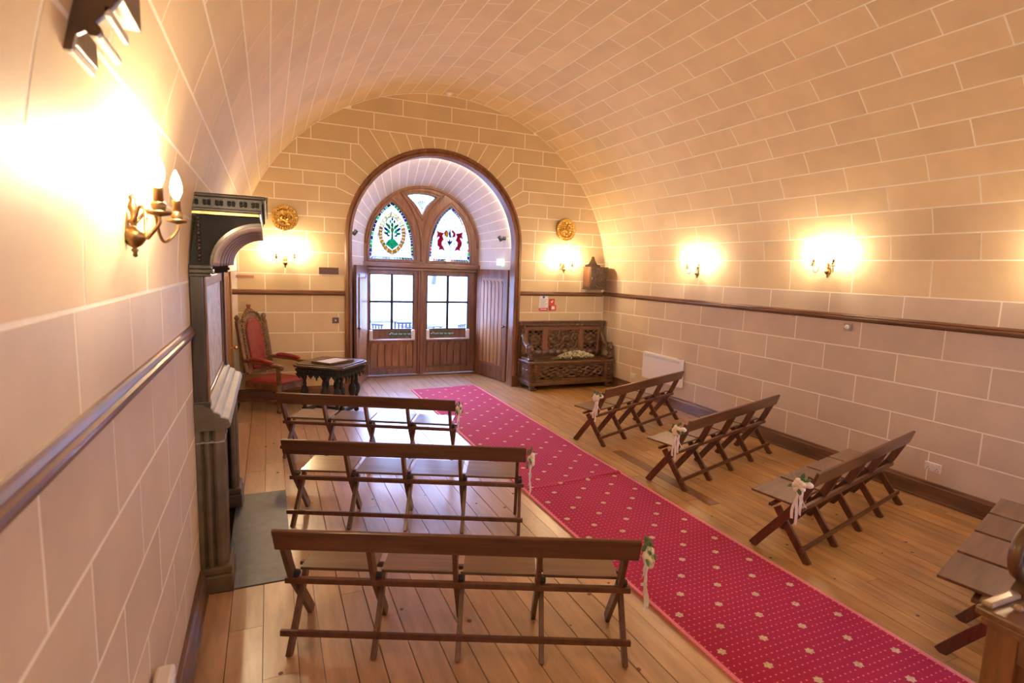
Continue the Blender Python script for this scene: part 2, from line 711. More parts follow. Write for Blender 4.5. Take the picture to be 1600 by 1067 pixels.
def door_poly(r=DR, cx=DCX, zb=-.05):
    p = [(cx-r, zb)]
    p += [(cx+r*cos(t), DCZ+r*sin(t)) for t in [PI-PI*i/NA for i in range(NA+1)]]
    p.append((cx+r, zb))
    return p


inner = door_poly(DR-.02)
outer = []
for i, (x, z) in enumerate(inner):
    if i == 0:
        outer.append((XLF-.25, -.05))
    elif i == len(inner)-1:
        outer.append((XR+.25, -.05))
    else:
        t = PI-PI*(i-1)/NA
        # point on a bigger frame along the same direction
        dx, dz = cos(t), sin(t)
        k = 1e9
        if dx < -1e-6:
            k = min(k, (XLF-.25-DCX)/dx)
        if dx > 1e-6:
            k = min(k, (XR+.25-DCX)/dx)
        if dz > 1e-6:
            k = min(k, (5.0-DCZ)/dz)
        outer.append((DCX+dx*k, DCZ+dz*k))
mb = MB()
n = len(inner)
vs = [(x, YF+.0008, z) for x, z in inner]+[(x, YF+.0008, z) for x, z in outer]+[(x, YF+.25, z) for x, z in inner]+[(x, YF+.25, z) for x, z in outer]
fs = []
for i in range(n-1):
    fs += [(i, i+1, n+i+1, n+i), (2*n+i, 3*n+i, 3*n+i+1, 2*n+i+1), (i, 2*n+i, 2*n+i+1, i+1), (n+i, n+i+1, 3*n+i+1, 3*n+i)]
mb.add(vs, fs)
wf = struct(mb.build('wall_far', MORTAR))


def clip(poly, a, b, c):
    # keep a*x+b*z<=c
    out = []
    for i in range(len(poly)):
        p, q = poly[i], poly[(i+1) % len(poly)]
        dp, dq = a*p[0]+b*p[1]-c, a*q[0]+b*q[1]-c
        if dp <= 0:
            out.append(p)
        if dp*dq < 0:
            t = dp/(dp-dq)
            out.append((p[0]+(q[0]-p[0])*t, p[1]+(q[1]-p[1])*t))
    return out


def clip_vault(poly):
    for i in range(0, 61):
        t = PI*i/60
        nx, nz = cos(t)/VA, sin(t)/VB
        # tangent half plane of the ellipse
        px, pz = XC+VA*cos(t), ZC+VB*sin(t)
        poly = clip(poly, nx, nz, nx*px+nz*pz)
        if len(poly) < 3:
            return []
    poly = clip(poly, -1, 0, -XLF)
    poly = clip(poly, 1, 0, XR)
    return poly


def shrink_poly(poly, g):
    # move every vertex along the inward bisector
    n = len(poly)
    area = sum(poly[i][0]*poly[(i+1) % n][1]-poly[(i+1) % n][0]*poly[i][1] for i in range(n))
    sgn = 1 if area > 0 else -1
    out = []
    for i in range(n):
        p0, p1, p2 = Vector(poly[i-1]), Vector(poly[i]), Vector(poly[(i+1) % n])
        e1, e2 = (p1-p0), (p2-p1)
        if e1.length < 1e-6 or e2.length < 1e-6:
            out.append(tuple(p1))
            continue
        n1 = Vector((-e1.y, e1.x)).normalized()*sgn
        n2 = Vector((-e2.y, e2.x)).normalized()*sgn
        b = n1+n2
        if b.length < .2:
            out.append(tuple(p1+n1*g))
            continue
        b.normalize()
        out.append(tuple(p1+b*(g/max(.4, b.dot(n1)))))
    return out


def dedupe(poly):
    out = []
    for p in poly:
        if not out or (Vector(p)-Vector(out[-1])).length > .012:
            out.append(p)
    if len(out) > 1 and (Vector(out[0])-Vector(out[-1])).length <= .012:
        out.pop()
    return out


B = Blocks(wf, STONE_FAR)


def far_block(poly):
    poly = dedupe(clip_vault(poly))
    if len(poly) < 3:
        return
    n = len(poly)
    ar = abs(sum(poly[i][0]*poly[(i+1) % n][1]-poly[(i+1) % n][0]*poly[i][1] for i in range(n)))/2
    if ar < .004:
        return
    poly = shrink_poly(poly, GAP)
    m_ = MB()
    m_.prism(poly, lambda u, v, d: (u, d, v), YF, YF+.012)
    B.add(m_, [(u, YF, v) for u, v in poly])


FZ = [0, .12, .42, .725, 1.03, 1.345, 1.66, 1.93, 2.27, 2.58, 2.81, 3.035, 3.27, 3.48, 3.70, 3.945, 4.195, 4.45, 4.70, 4.95]


def xarc(z, side, r=DR):
    if z <= DCZ:
        return DCX+side*r
    return DCX+side*math.sqrt(max(0, r*r-(z-DCZ)**2))


# joints measured for each course (right part / left part), stepped joints round the arch
JR = {2: [4.75, 5.3], 3: [4.5, 5.15], 4: [4.75, 5.4], 5: [4.38, 5.10, 5.72], 6: [4.9, 5.38], 7: [4.43, 5.01, 5.6], 8: [4.39, 4.68, 5.32], 9: [4.40, 5.1, 5.6],
      10: [4.45, 5.06], 11: [4.62, 5.3], 12: [4.95], 13: [4.95], 14: [4.77], 15: [4.495]}
JL = {2: [-.05, .6], 3: [.62, -.06], 4: [.35, 1.0], 5: [-.05, .61], 6: [.58, -.05], 7: [.85, .23, -.4], 8: [.54, -.1], 9: [.8, .15], 10: [.56, -.1], 11: [.73, .1], 12: [.5], 13: [.32], 14: [.42], 15: [.62]}
STEPX = {12: 4.25, 13: 4.125, 14: 4.035, 15: 3.92}        # vertical joints of the stepped voussoirs
RAD = {12: ((4.25, 3.27), (4.02, 3.18)), 13: ((4.125, 3.48), (3.90, 3.335)), 14: ((4.035, 3.70), (3.78, 3.51)), 15: ((3.90, 3.945), (3.63, 3.66)), 16: ((3.76, 4.195), (3.465, 3.78))}
for side in (1, -1):
    def mx(x):
        return x if side == 1 else 2*DCX-x
    J = JR if side == 1 else JL
    end = XR if side == 1 else XLF
    for r in range(0, 16):
        z0, z1 = FZ[r], FZ[r+1]
        js = sorted(J.get(r, []), key=lambda x: abs(x-DCX))
        if r < 12:
            zs = [z0+(z1-z0)*i/4 for i in range(5)]
            first = js[0] if js else end
            edge = [(xarc(z, side), z) for z in zs]
            if z1 <= DCZ:
                edge = [edge[0], edge[-1]]
            if r == 11:
                (o_, i_) = RAD[12]
                t_ = math.atan2(i_[1]-DCZ, i_[0]-DCX)
                zi = DCZ+DR*sin(t_)
                edge = [(xarc(z0+(zi-z0)*i/3, side), z0+(zi-z0)*i/3) for i in range(4)]+[(mx(o_[0]), z1)]
            far_block(edge+[(first, z1), (first, z0)])
            js = js+[end]
            for a, b in zip(js[:-1], js[1:]):
                far_block([(a, z0), (a, z1), (b, z1), (b, z0)])
        else:
            # stepped voussoir of this course
            (o0, i0), (o1, i1) = RAD[r], RAD[r+1] if r+1 in RAD else RAD[16]
            t0 = math.atan2(i0[1]-DCZ, i0[0]-DCX)
            t1 = math.atan2(i1[1]-DCZ, i1[0]-DCX)
            arc = [(DCX+side*DR*cos(t0+(t1-t0)*i/4), DCZ+DR*sin(t0+(t1-t0)*i/4)) for i in range(5)]
            sx = STEPX[r]
            poly = [(mx(o0[0]), z0)]+arc+[(mx(o1[0]), z1)]
            poly += [(mx(sx), z1), (mx(sx), z0)]
            if abs(o0[0]-sx) < .02:
                poly.pop()
            far_block(poly)
            js = [mx(sx)]+js+[end]
            for a, b in zip(js[:-1], js[1:]):
                far_block([(a, z0), (a, z1), (b, z1), (b, z0)])
# radial voussoirs under the top courses
tops = [3.76, 3.45, 3.18, 2.94, 2.70, 2.53, 2.29, 2.05, 1.78, 1.47]
tops = [DCX+d for d in (1.145, .835, .565, .335, .11)]
angs = [math.atan2(1.28, .85), math.atan2(1.39, .655), math.atan2(1.48, .475), math.atan2(1.51, .275), math.atan2(1.54, .085)]
for side in (1, -1):
    for k in range(4):
        arc = [(DCX+side*DR*cos(angs[k]+(angs[k+1]-angs[k])*i/3), DCZ+DR*sin(angs[k]+(angs[k+1]-angs[k])*i/3)) for i in range(4)]
        far_block([(DCX+side*(tops[k]-DCX), 4.195)]+arc+[(DCX+side*(tops[k+1]-DCX), 4.195)])
a5 = angs[4]
far_block([(tops[4], 4.195), (DCX+DR*cos(a5), DCZ+DR*sin(a5)), (DCX-DR*cos(a5), DCZ+DR*sin(a5)), (2*DCX-tops[4], 4.195)])
for r, js in ((16, [.7, 1.55, 2.38, 3.28, 4.13, 4.9]), (17, [1.2, 2.0, 2.80, 3.595, 4.3]), (18, [1.6, 2.38, 3.05, 3.8])):
    z0, z1 = FZ[r], FZ[r+1]
    js = [XLF]+js+[XR]
    for a, b in zip(js[:-1], js[1:]):
        far_block([(a, z0), (a, z1), (b, z1), (b, z0)])
B.done()

# splayed reveal behind the opening (parent is mortar, pieces are stones)
YR0 = 9.28


def rev(t, k, out=0.):
    """t: 0..1 along the path jamb-arch-jamb, k 0 outer .. 1 inner"""
    cx = DCX+(ICX-DCX)*k
    r = 1.455+(IR-1.455)*k+out
    y = YR0+(YIN-YR0)*k
    L1 = 2.55/ (2*2.55+PI*1.3)
    if t < L1:
        return Vector((cx-r, y, DCZ*(t/L1)))
    if t > 1-L1:
        return Vector((cx+r, y, DCZ*((1-t)/L1)))
    a = PI-PI*(t-L1)/(1-2*L1)
    return Vector((cx+r*cos(a), y, DCZ+r*sin(a)))


mb = MB()
NT = 64
vs = []
for out in (.002, .10):
    for k in (0, 1):
        vs += [rev(i/NT, k, out) for i in range(NT+1)]
n = NT+1
fs = []
for i in range(NT):
    fs += [(i, i+1, n+i+1, n+i), (2*n+i, 3*n+i, 3*n+i+1, 2*n+i+1), (i, 2*n+i, 2*n+i+1, i+1), (n+i, n+i+1, 3*n+i+1, 3*n+i)]
mb.add(vs, fs)
wrev = struct(mb.build('wall_door_reveal', MORTAR))
B = Blocks(wrev, STONE_REV)
L1 = 2.55/(2*2.55+PI*1.3)
tl = [L1*z/DCZ for z in (0, .4, .8, 1.2, 1.6, 2.0, 2.25)]
nt_ = 25
tl += [L1+(1-2*L1)*i/nt_ for i in range(nt_+1)]
tl += [1-t for t in tl[:7]][::-1]
for i in range(len(tl)-1):
    ks = [0, .3, .64, 1] if i % 2 else [0, .48, .82, 1]
    for a, b in zip(ks[:-1], ks[1:]):
        t0, t1 = tl[i]+.0008, tl[i+1]-.0008
        k0, k1 = a+.004, b-.004
        q = [rev(t0, k0), rev(t1, k0), rev(t1, k1), rev(t0, k1)]
        q2 = [rev(t0, k0, .012), rev(t1, k0, .012), rev(t1, k1, .012), rev(t0, k1, .012)]
        m_ = MB().add(q+q2, [(0, 1, 2, 3), (7, 6, 5, 4), (0, 4, 5, 1), (1, 5, 6, 2), (2, 6, 7, 3), (3, 7, 4, 0)])
        B.add(m_, q)
B.done(minarea=25)

# floor
fl = struct(MB().box(XLF-.2, XR+.2, YB, 10.75, -.12, -.022).build('floor', GAPS))
parts_f = []
x = XL
xs = [(XL, -.25, FLOORW), (-.25, -.07, FLOORW), (-.07, .105, FLOORW), (.105, .225, FLOORW)]
x = .225
while x < 3.30:
    w = random.choice((.145, .155, .165))
    xs.append((x, x+w, FLOORW))
    x += w
xs += [(x, (x+3.70)/2, FLOORR), ((x+3.70)/2, 3.70, FLOORR), (3.70, 3.83, FLOORR)]
x = 3.83
while x < XR:
    w = random.choice((.118, .125, .132))
    xs.append((x, min(XR, x+w), FLOORR))
    x += w
if XR-xs[-1][0] < .05:
    xs.pop()
Bl = Blocks(fl, FLOORW, 'floorboards')
Br = Blocks(fl, FLOORR, 'floorboards')
for (a, b, m_) in xs:
    yend = 10.5 if 1.15 < a and b < 4.12 else YF+.15
    y = YB+random.uniform(0, 1)
    ys = [YB]
    while y < yend-.5:
        ys.append(y)
        y += random.uniform(2.0, 3.4)
    ys.append(yend)
    g = random.choice((.0015, .002, .002, .004))
    for c, d in zip(ys[:-1], ys[1:]):
        segs = [(c, d)]
        if 3.70 < (a+b)/2 < 3.83:       # one darker length let into the floor
            segs = []
            for (p, q) in ((c, min(d, 3.72)), (max(c, 5.33), d)):
                if q-p > .1:
                    segs.append((p, q))
        if (a+b)/2 < .12:               # hearth slab takes the place of the boards
            ns_ = []
            for (p, q) in segs:
                for (p2, q2) in ((p, min(q, 3.74)), (max(p, 5.33), q)):
                    if q2-p2 > .05:
                        ns_.append((p2, q2))
            segs = ns_
        for (p, q) in segs:
            dz = random.uniform(-.0012, .0008)
            bx_ = MB().box(a+g, b-g, p+.0015, q-.0015, -.03, dz)
            (Bl if m_ is FLOORW else Br).add(bx_, [(a, p, 0), (b, p, 0), (b, q, 0), (a, q, 0)])
# trim board at the step of the hearth
Bl.done('floorboard', 150, 120)
Br.done('floorboard', 145, 120)
MB().box(3.702, 3.828, 3.722, 5.328, -.03, .002).build('floorboard', FLOORD, fl)['label'] = 'dark stained floorboard set among the pale boards'
# a few knots as thin inlays
kb = MB()
for _ in range(150):
    x, y = random.uniform(-.3, 5.8), random.uniform(1.9, 8.5)
    if 2.1 < x < 3.45:
        continue
    r = random.uniform(.006, .014)
    kb.lathe([(r, -.002), (r, .0012)], (x, y, 0), 8)
k = kb.build('knots', KNOT, fl)
k['kind'] = 'stuff'

# skirtings
SK = [(0, 0), (.045, 0), (.045, .02), (.03, .025), (.03, .145), (.022, .155), (.018, .175), (0, .18)]


def run(profile, p0, p1, nrm, name, m, z=0., st=True, parent=None):
    p0, p1, nrm = Vector(p0), Vector(p1), Vector(nrm)
    pts = [p0, p1]
    o = MB().sweep(profile, pts, lambda i: (pts[i]+Vector((0, 0, z)), nrm, Vector((0, 0, 1)))).build(name, m, parent)
    if st:
        struct(o)
    return o


run(SK, (XR, YB, 0), (XR, YF, 0), (-1, 0, 0), 'baseboard_right', OAKY)
run(SK, (XL, YB, 0), (XL, 3.72, 0), (1, 0, 0), 'baseboard_left', OAKY)
b2 = run(SK, (XLF, 5.36, 0), (XLF, 6.55, 0), (1, 0, 0), 'baseboard_left_far', OAKY)
run(SK, (XR-.03, YF, 0), (DCX+DR+.09, YF, 0), (0, -1, 0), 'baseboard_far', OAKH)
run(SK, (DCX-DR-.09, YF, 0), (XLF, YF, 0), (0, -1, 0), 'baseboard_far_left', OAKH)
# dado rails
DDL = [(0, 0), (.008, 0), (.012, .012), (.018, .02), (.026, .03), (.026, .042), (.018, .05), (.020, .058), (.014, .07), (.008, .078), (0, .08)]
DD = [(0, 0), (.012, 0), (.018, .012), (.03, .02), (.038, .03), (.038, .042), (.026, .05), (.03, .058), (.022, .07), (.010, .078), (0, .08)]
run(DD, (XR, YB, 0), (XR, YF, 0), (-1, 0, 0), 'trim_1', OAKY, 1.665)
run(DDL, (XL, YB, 0), (XL, 3.72, 0), (1, 0, 0), 'trim_2', OAKY, 1.632)
run(DD, (XR-.03, YF, 0), (DCX+DR-.01, YF, 0), (0, -1, 0), 'trim_3', OAKH, 1.65)
run(DD, (DCX-DR+.01, YF, 0), (XLF, YF, 0), (0, -1, 0), 'trim_4', OAKH, 1.61)

# ------------------------------------------------------------------ door arch, tracery, doors
ARCHP = [(0, 0), (0, -.02), (.02, -.045), (.05, -.05), (.06, -.035), (.075, -.045), (.10, -.02), (.115, 0), (.115, .20), (0, .20)]


def arch_sweep(name, m, cx, r0, y0, prof, zb=0., seg=40, st=True, parent=None, zs=DCZ):
    """prof (a inward, b depth) swept round jamb - arch - jamb; r0 outer radius"""
    P = [(cx-r0, zb, -1, 0), (cx-r0, zs, -1, 0)]
    for i in range(1, seg):
        t = PI-PI*i/seg
        P.append((cx+r0*cos(t), zs+r0*sin(t), cos(t), sin(t)))
    P += [(cx+r0, zs, 1, 0), (cx+r0, zb, 1, 0)]

    def fr(i):
        x, z, a, b = P[i]
        return Vector((x, y0, z)), Vector((-a, 0, -b)), Vector((0, 1, 0))
    o = MB().sweep(prof, P, fr).build(name, m, parent)
    shade_auto(o, 30)
    if st:
        struct(o)
    return o


fr_out = arch_sweep('trim_5', OAK, DCX, 1.52, YF, ARCHP, .0)
for sx in (-1, 1):
    MB().box(DCX+sx*1.46-.075, DCX+sx*1.46+.075, YF-.07, YF+.0, 0, .20).build('plinth_block', OAK, fr_out, bevel=.006)
# inner frame: the door and fanlight in one oak screen
SCY = 10.50
scr = thing('entrance_screen', 'oak entrance screen with stained glass fanlight over glazed double doors', 'door', (ICX, SCY, 0))
scr['kind'] = 'structure'
del scr['label'], scr['category']
scr.name = 'door_1'
off = (ICX, SCY, 0)


def plate(name, outlines, y0, y1, m, parent, bevel=.0, off=off):
    """flat plate with holes from 2D outlines (x,z)"""
    cu = bpy.data.curves.new(name, 'CURVE')
    cu.dimensions = '2D'
    cu.fill_mode = 'BOTH'
    for ol in outlines:
        s = cu.splines.new('POLY')
        s.points.add(len(ol)-1)
        for p, (x, z) in zip(s.points, ol):
            p.co = (x-off[0], z-off[2], 0, 1)
        s.use_cyclic_u = True
    cu.extrude = (y1-y0)/2-bevel
    cu.bevel_depth = bevel
    cu.bevel_resolution = 1
    tmp = bpy.data.objects.new('tmp', cu)
    me = bpy.data.meshes.new_from_object(tmp)
    for v in me.vertices:
        x, z, d = v.co
        v.co = (x, (y0+y1)/2-off[1]+d, z)
    me.flip_normals()
    me.materials.clear()
    me.materials.append(m)
    bpy.data.objects.remove(tmp)
    bm = bmesh.new()
    bm.from_mesh(me)
    bmesh.ops.recalc_face_normals(bm, faces=bm.faces)
    bm.to_mesh(me)
    bm.free()
    me.name = name
    return link(name, me, parent)


def smooth_poly(pts, k=4, closed=False):
    out = []
    n = len(pts)
    for i in range(n-1):
        p0, p1, p2, p3 = pts[max(i-1, 0)], pts[i], pts[i+1], pts[min(i+2, n-1)]
        for j in range(k):
            t = j/k
            out.append(tuple(.5*((2*p1[d])+(-p0[d]+p2[d])*t+(2*p0[d]-5*p1[d]+4*p2[d]-p3[d])*t*t+(-p0[d]+3*p1[d]-3*p2[d]+p3[d])*t**3) for d in (0, 1)))
    out.append(pts[-1])
    return out


# back wall behind the camera, with the window that lights the near end of the room
wbk = struct(plate('wall_back', [[(XL-.3, -.05), (XR+.3, -.05), (XR+.3, 5.1), (XL-.3, 5.1)], [(3.9, 1.4), (5.1, 1.4), (5.1, 2.6), (3.9, 2.6)]], YB-.2, YB, STONE, None, off=(0, 0, 0)))
w2 = struct(plate('window_1', [[(3.88, 1.38), (5.12, 1.38), (5.12, 2.62), (3.88, 2.62)], [(3.95, 1.45), (4.47, 1.45), (4.47, 2.55), (3.95, 2.55)], [(4.53, 1.45), (5.05, 1.45), (5.05, 2.55), (4.53, 2.55)]], YB-.14, YB-.06, OAK, None, off=(0, 0, 0)))
for a_ in (3.95, 4.53):
    MB().box(a_, a_+.52, YB-.102, YB-.098, 1.45, 2.55).build('pane', GLASS, w2)
MIDX = 2.69
Lout = smooth_poly([(1.71, 2.22), (1.715, 2.5), (1.77, 2.80), (1.90, 3.08), (2.12, 3.29)])
Lin = smooth_poly([(2.12, 3.29), (2.28, 3.15), (2.42, 2.94), (2.515, 2.65), (2.55, 2.22)])
lanL = Lout+Lin[1:]
lanR = [(2*MIDX-x, z) for x, z in lanL]
tri = smooth_poly([(2.37, 3.425), (2.52, 3.465), (2.69, 3.475), (2.84, 3.465), (2.99, 3.425)])+smooth_poly([(2.99, 3.425), (2.82, 3.27), (2.69, 3.06)])[1:]+smooth_poly([(2.69, 3.06), (2.55, 3.27), (2.37, 3.425)])[1:-1]
semi = [(ICX+IR*cos(PI-PI*i/48), DCZ+IR*sin(PI-PI*i/48)) for i in range(49)]
head = [(ICX-IR, 2.10)]+semi+[(ICX+IR, 2.10)]
plate('tracery', [head, lanL, lanR, tri], SCY, SCY+.07, OAK, scr, .008)


def offset_poly(poly, g):
    return shrink_poly(poly, -g)


# raised ribs round the lights
def rib(poly, r, y, name, closed=True, m=OAK):
    pts = [(x, y, z) for x, z in poly]
    o = MB(off).tube(pts, r, 6, closed).build(name, m, scr, smooth=True)
    return o


for pl in (lanL, lanR):
    rib(offset_poly(pl, .035), .016, SCY-.004, 'lancet_moulding')
rib(offset_poly(tri, .04), .014, SCY-.004, 'trefoil_moulding')
rib([(ICX+(IR-.03)*cos(PI-PI*i/48), DCZ+(IR-.03)*sin(PI-PI*i/48)) for i in range(49)], .02, SCY-.006, 'head_moulding', False)
# intersecting tracery bars up to the circle
for sgn in (1, -1):
    pts = smooth_poly([(MIDX, 2.2), (MIDX-sgn*.01, 2.6), (MIDX-sgn*.09, 2.95), (MIDX-sgn*.24, 3.25), (MIDX-sgn*.42, 3.47)])
    rib(pts, .022, SCY-.008, 'tracery_rib', False)
# transom and frame posts
MB(off).box(ICX-IR-.04, ICX+IR+.04, SCY-.07, SCY+.05, 2.08, 2.17).box(ICX-IR-.02, ICX+IR+.02, SCY-.045, SCY+.05, 2.02, 2.08).build('transom', OAKH, scr, bevel=.012)
for (a, b) in ((1.61, 1.685), (2.62, 2.765), (3.785, 3.86)):
    MB(off).box(a, b, SCY-.03, SCY+.07, 0, 2.03).build('post', OAK, scr, bevel=.008)
MB(off).box(2.66, 2.725, SCY-.055, SCY-.03, 0, 2.03).build('post_moulding', OAK, scr, bevel=.01)
MB(off).box(1.55, 3.9, SCY-.10, SCY+.2, -.03, .025).build('threshold', OAKH, scr, bevel=.006)


def text(body, size, loc, m, parent, name='lettering', off=(0, 0, 0), ext=.001, rot=(PI/2, 0, 0)):
    cu = bpy.data.curves.new(name, 'FONT')
    cu.body = body
    cu.size = size
    cu.extrude = ext
    cu.align_x = 'CENTER'
    cu.align_y = 'CENTER'
    cu.resolution_u = 3
    tmp = bpy.data.objects.new('tmp', cu)
    me = bpy.data.meshes.new_from_object(tmp)
    bpy.data.objects.remove(tmp)
    me.materials.clear()
    me.materials.append(m)
    o = link(name, me, parent)
    o.location = Vector(loc)-Vector(off)
    o.rotation_euler = rot
    return o


def leaf_door(x0, x1, side):
    d0 = MB(off)
    z0, z1 = .03, 2.02
    gx0, gx1, gz0, gz1 = (x0+.05, x1-.075, .90, 1.95) if side == 0 else (x0+.04, x1-.14, .90, 1.95)
    if side == 0:
        gx0, gx1 = 1.715, 2.54
    else:
        gx0, gx1 = 2.80, 3.645
    y0, y1 = SCY-.005, SCY+.045
    # stiles, rails
    d0.box(x0, gx0, y0, y1, z0, z1).box(gx1, x1, y0, y1, z0, z1)
    d0.box(gx0, gx1, y0, y1, gz1, z1).box(gx0, gx1, y0, y1, .70, gz0).box(gx0, gx1, y0, y1, z0, .15)
    o = d0.build('door_leaf', OAK, scr, bevel=.004)
    # lower linenfold panels with little arched heads
    np_ = 6
    w = (gx1-gx0)/np_
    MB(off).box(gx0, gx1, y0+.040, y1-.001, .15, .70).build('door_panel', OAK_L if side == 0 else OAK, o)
    for i in range(np_):
        a, b = gx0+i*w+.012, gx0+(i+1)*w-.012
        c, r = (a+b)/2, (b-a)/2
        ol = [(a, .19), (a, .56)]+[(c+r*cos(PI-PI*k/8), .56+r*1.3*sin(PI-PI*k/8)) for k in range(1, 8)]+[(b, .56), (b, .19)]
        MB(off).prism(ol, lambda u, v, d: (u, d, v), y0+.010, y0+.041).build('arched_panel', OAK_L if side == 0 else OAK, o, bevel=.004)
    # glazing bars and four panes
    cx, cz = (gx0+gx1)/2, 1.43
    MB(off).box(cx-.021, cx+.021, y0+.005, y1-.005, gz0, gz1).box(gx0, gx1, y0+.006, y1-.006, cz-.019, cz+.019).build('glazing_bar', BLACKW, o)
    MB(off).box(gx0-.002, gx0+.014, y0-.004, y1, gz0, gz1).box(gx1-.014, gx1+.002, y0-.004, y1, gz0, gz1).box(gx0, gx1, y0-.004, y1, gz0-.002, gz0+.014).box(gx0, gx1, y0-.004, y1, gz1-.014, gz1+.002).build('glazing_bead', BLACKW, o)
    for (a, b) in ((gx0, cx), (cx, gx1)):
        for (c, d) in ((gz0, cz), (cz, gz1)):
            MB(off).box(a+.012, b-.012, y0+.022, y0+.026, c+.012, d-.012).build('pane', GLASS, o)
    # push bar
    pb = MB(off)
    pb.box(gx0-.02, gx0+.045, y0-.07, y0, .70, .90)
    pb.box(gx1-.045, gx1+.02, y0-.07, y0, .70, .90)
    h = pb.build('push_bar_housing', WHITEM, o, bevel=.008)
    MB(off).tube([(gx0-.01, y0-.075, .715), (gx1+.01, y0-.075, .715)], .017, 10).build('push_bar', WHITEM, o, smooth=True)
    sx = (gx1-.25) if side == 0 else gx0+.30
    sg = MB(off).box(sx-.23, sx+.23, y0-.006, y0, .775, .865).build('push_sign', GREENS, o)
    text('Push bar to open', .060, (sx+.045, y0-.0065, .82), WHITES, o, 'lettering', off)
    tk = [(sx-.215, .82), (sx-.20, .80), (sx-.165, .85), (sx-.172, .856), (sx-.20, .818), (sx-.209, .828)]
    MB(off).prism(tk, lambda u, v, d: (u, d, v), y0-.009, y0-.006).build('tick_mark', WHITES, o)
    # hinges
    return o


leaf_door(1.685, 2.62, 0)
leaf_door(2.765, 3.785, 1)

# stained glass -------------------------------------------------
GY = SCY+.035


def pane(poly, m, parent, name='glass_piece', dy=0.):
    o = MB(off).prism(poly, lambda u, v, d: (u, d, v), GY+dy, GY+dy+.003).build(name, m, parent)
    return o


def inpoly(x, z, poly):
    c = False
    n = len(poly)
    for i in range(n):
        x0, z0 = poly[i]
        x1, z1 = poly[(i+1) % n]
        if (z0 > z) != (z1 > z) and x < (x1-x0)*(z-z0)/(z1-z0)+x0:
            c = not c
    return c


def cells(poly, seeds, g=.003):
    """Voronoi cells of the seeds, clipped to a convex outline"""
    out = []
    for i, (sx, sz) in enumerate(seeds):
        p = list(poly)
        for j, (tx, tz) in enumerate(seeds):
            if j == i:
                continue
            a, b = tx-sx, tz-sz
            c = (tx*tx+tz*tz-sx*sx-sz*sz)/2
            p = clip(p, a, b, c)
            if len(p) < 3:
                break
        p = dedupe(p) if len(p) >= 3 else []
        if len(p) >= 3:
            out.append(shrink_poly(p, g))
    return out


random.seed(11)


def border_pieces(poly, w, cols, parent, seglen=.055):
    inn = shrink_poly(poly, w)
    n = len(poly)
    # resample both outlines in parallel
    acc = []
    for i in range(n):
        p, q = Vector(poly[i]), Vector(poly[(i+1) % n])
        pi, qi = Vector(inn[i]), Vector(inn[(i+1) % n])
        L = (q-p).length
        k = max(1, round(L/seglen))
        for j in range(k):
            acc.append((p.lerp(q, j/k), pi.lerp(qi, j/k)))
    m = len(acc)
    i = 0
    while i < m:
        st = 1
        a, b = acc[i], acc[(i+st) % m]
        if (a[0]-b[0]).length < .02 and i+2 <= m:
            st = 2
            b = acc[(i+st) % m]
        pl = [tuple(a[0]), tuple(b[0]), tuple(b[1]), tuple(a[1])]
        pane(shrink_poly(pl, .0015), GLC[random.choice(cols)], parent)
        i += st
    return inn


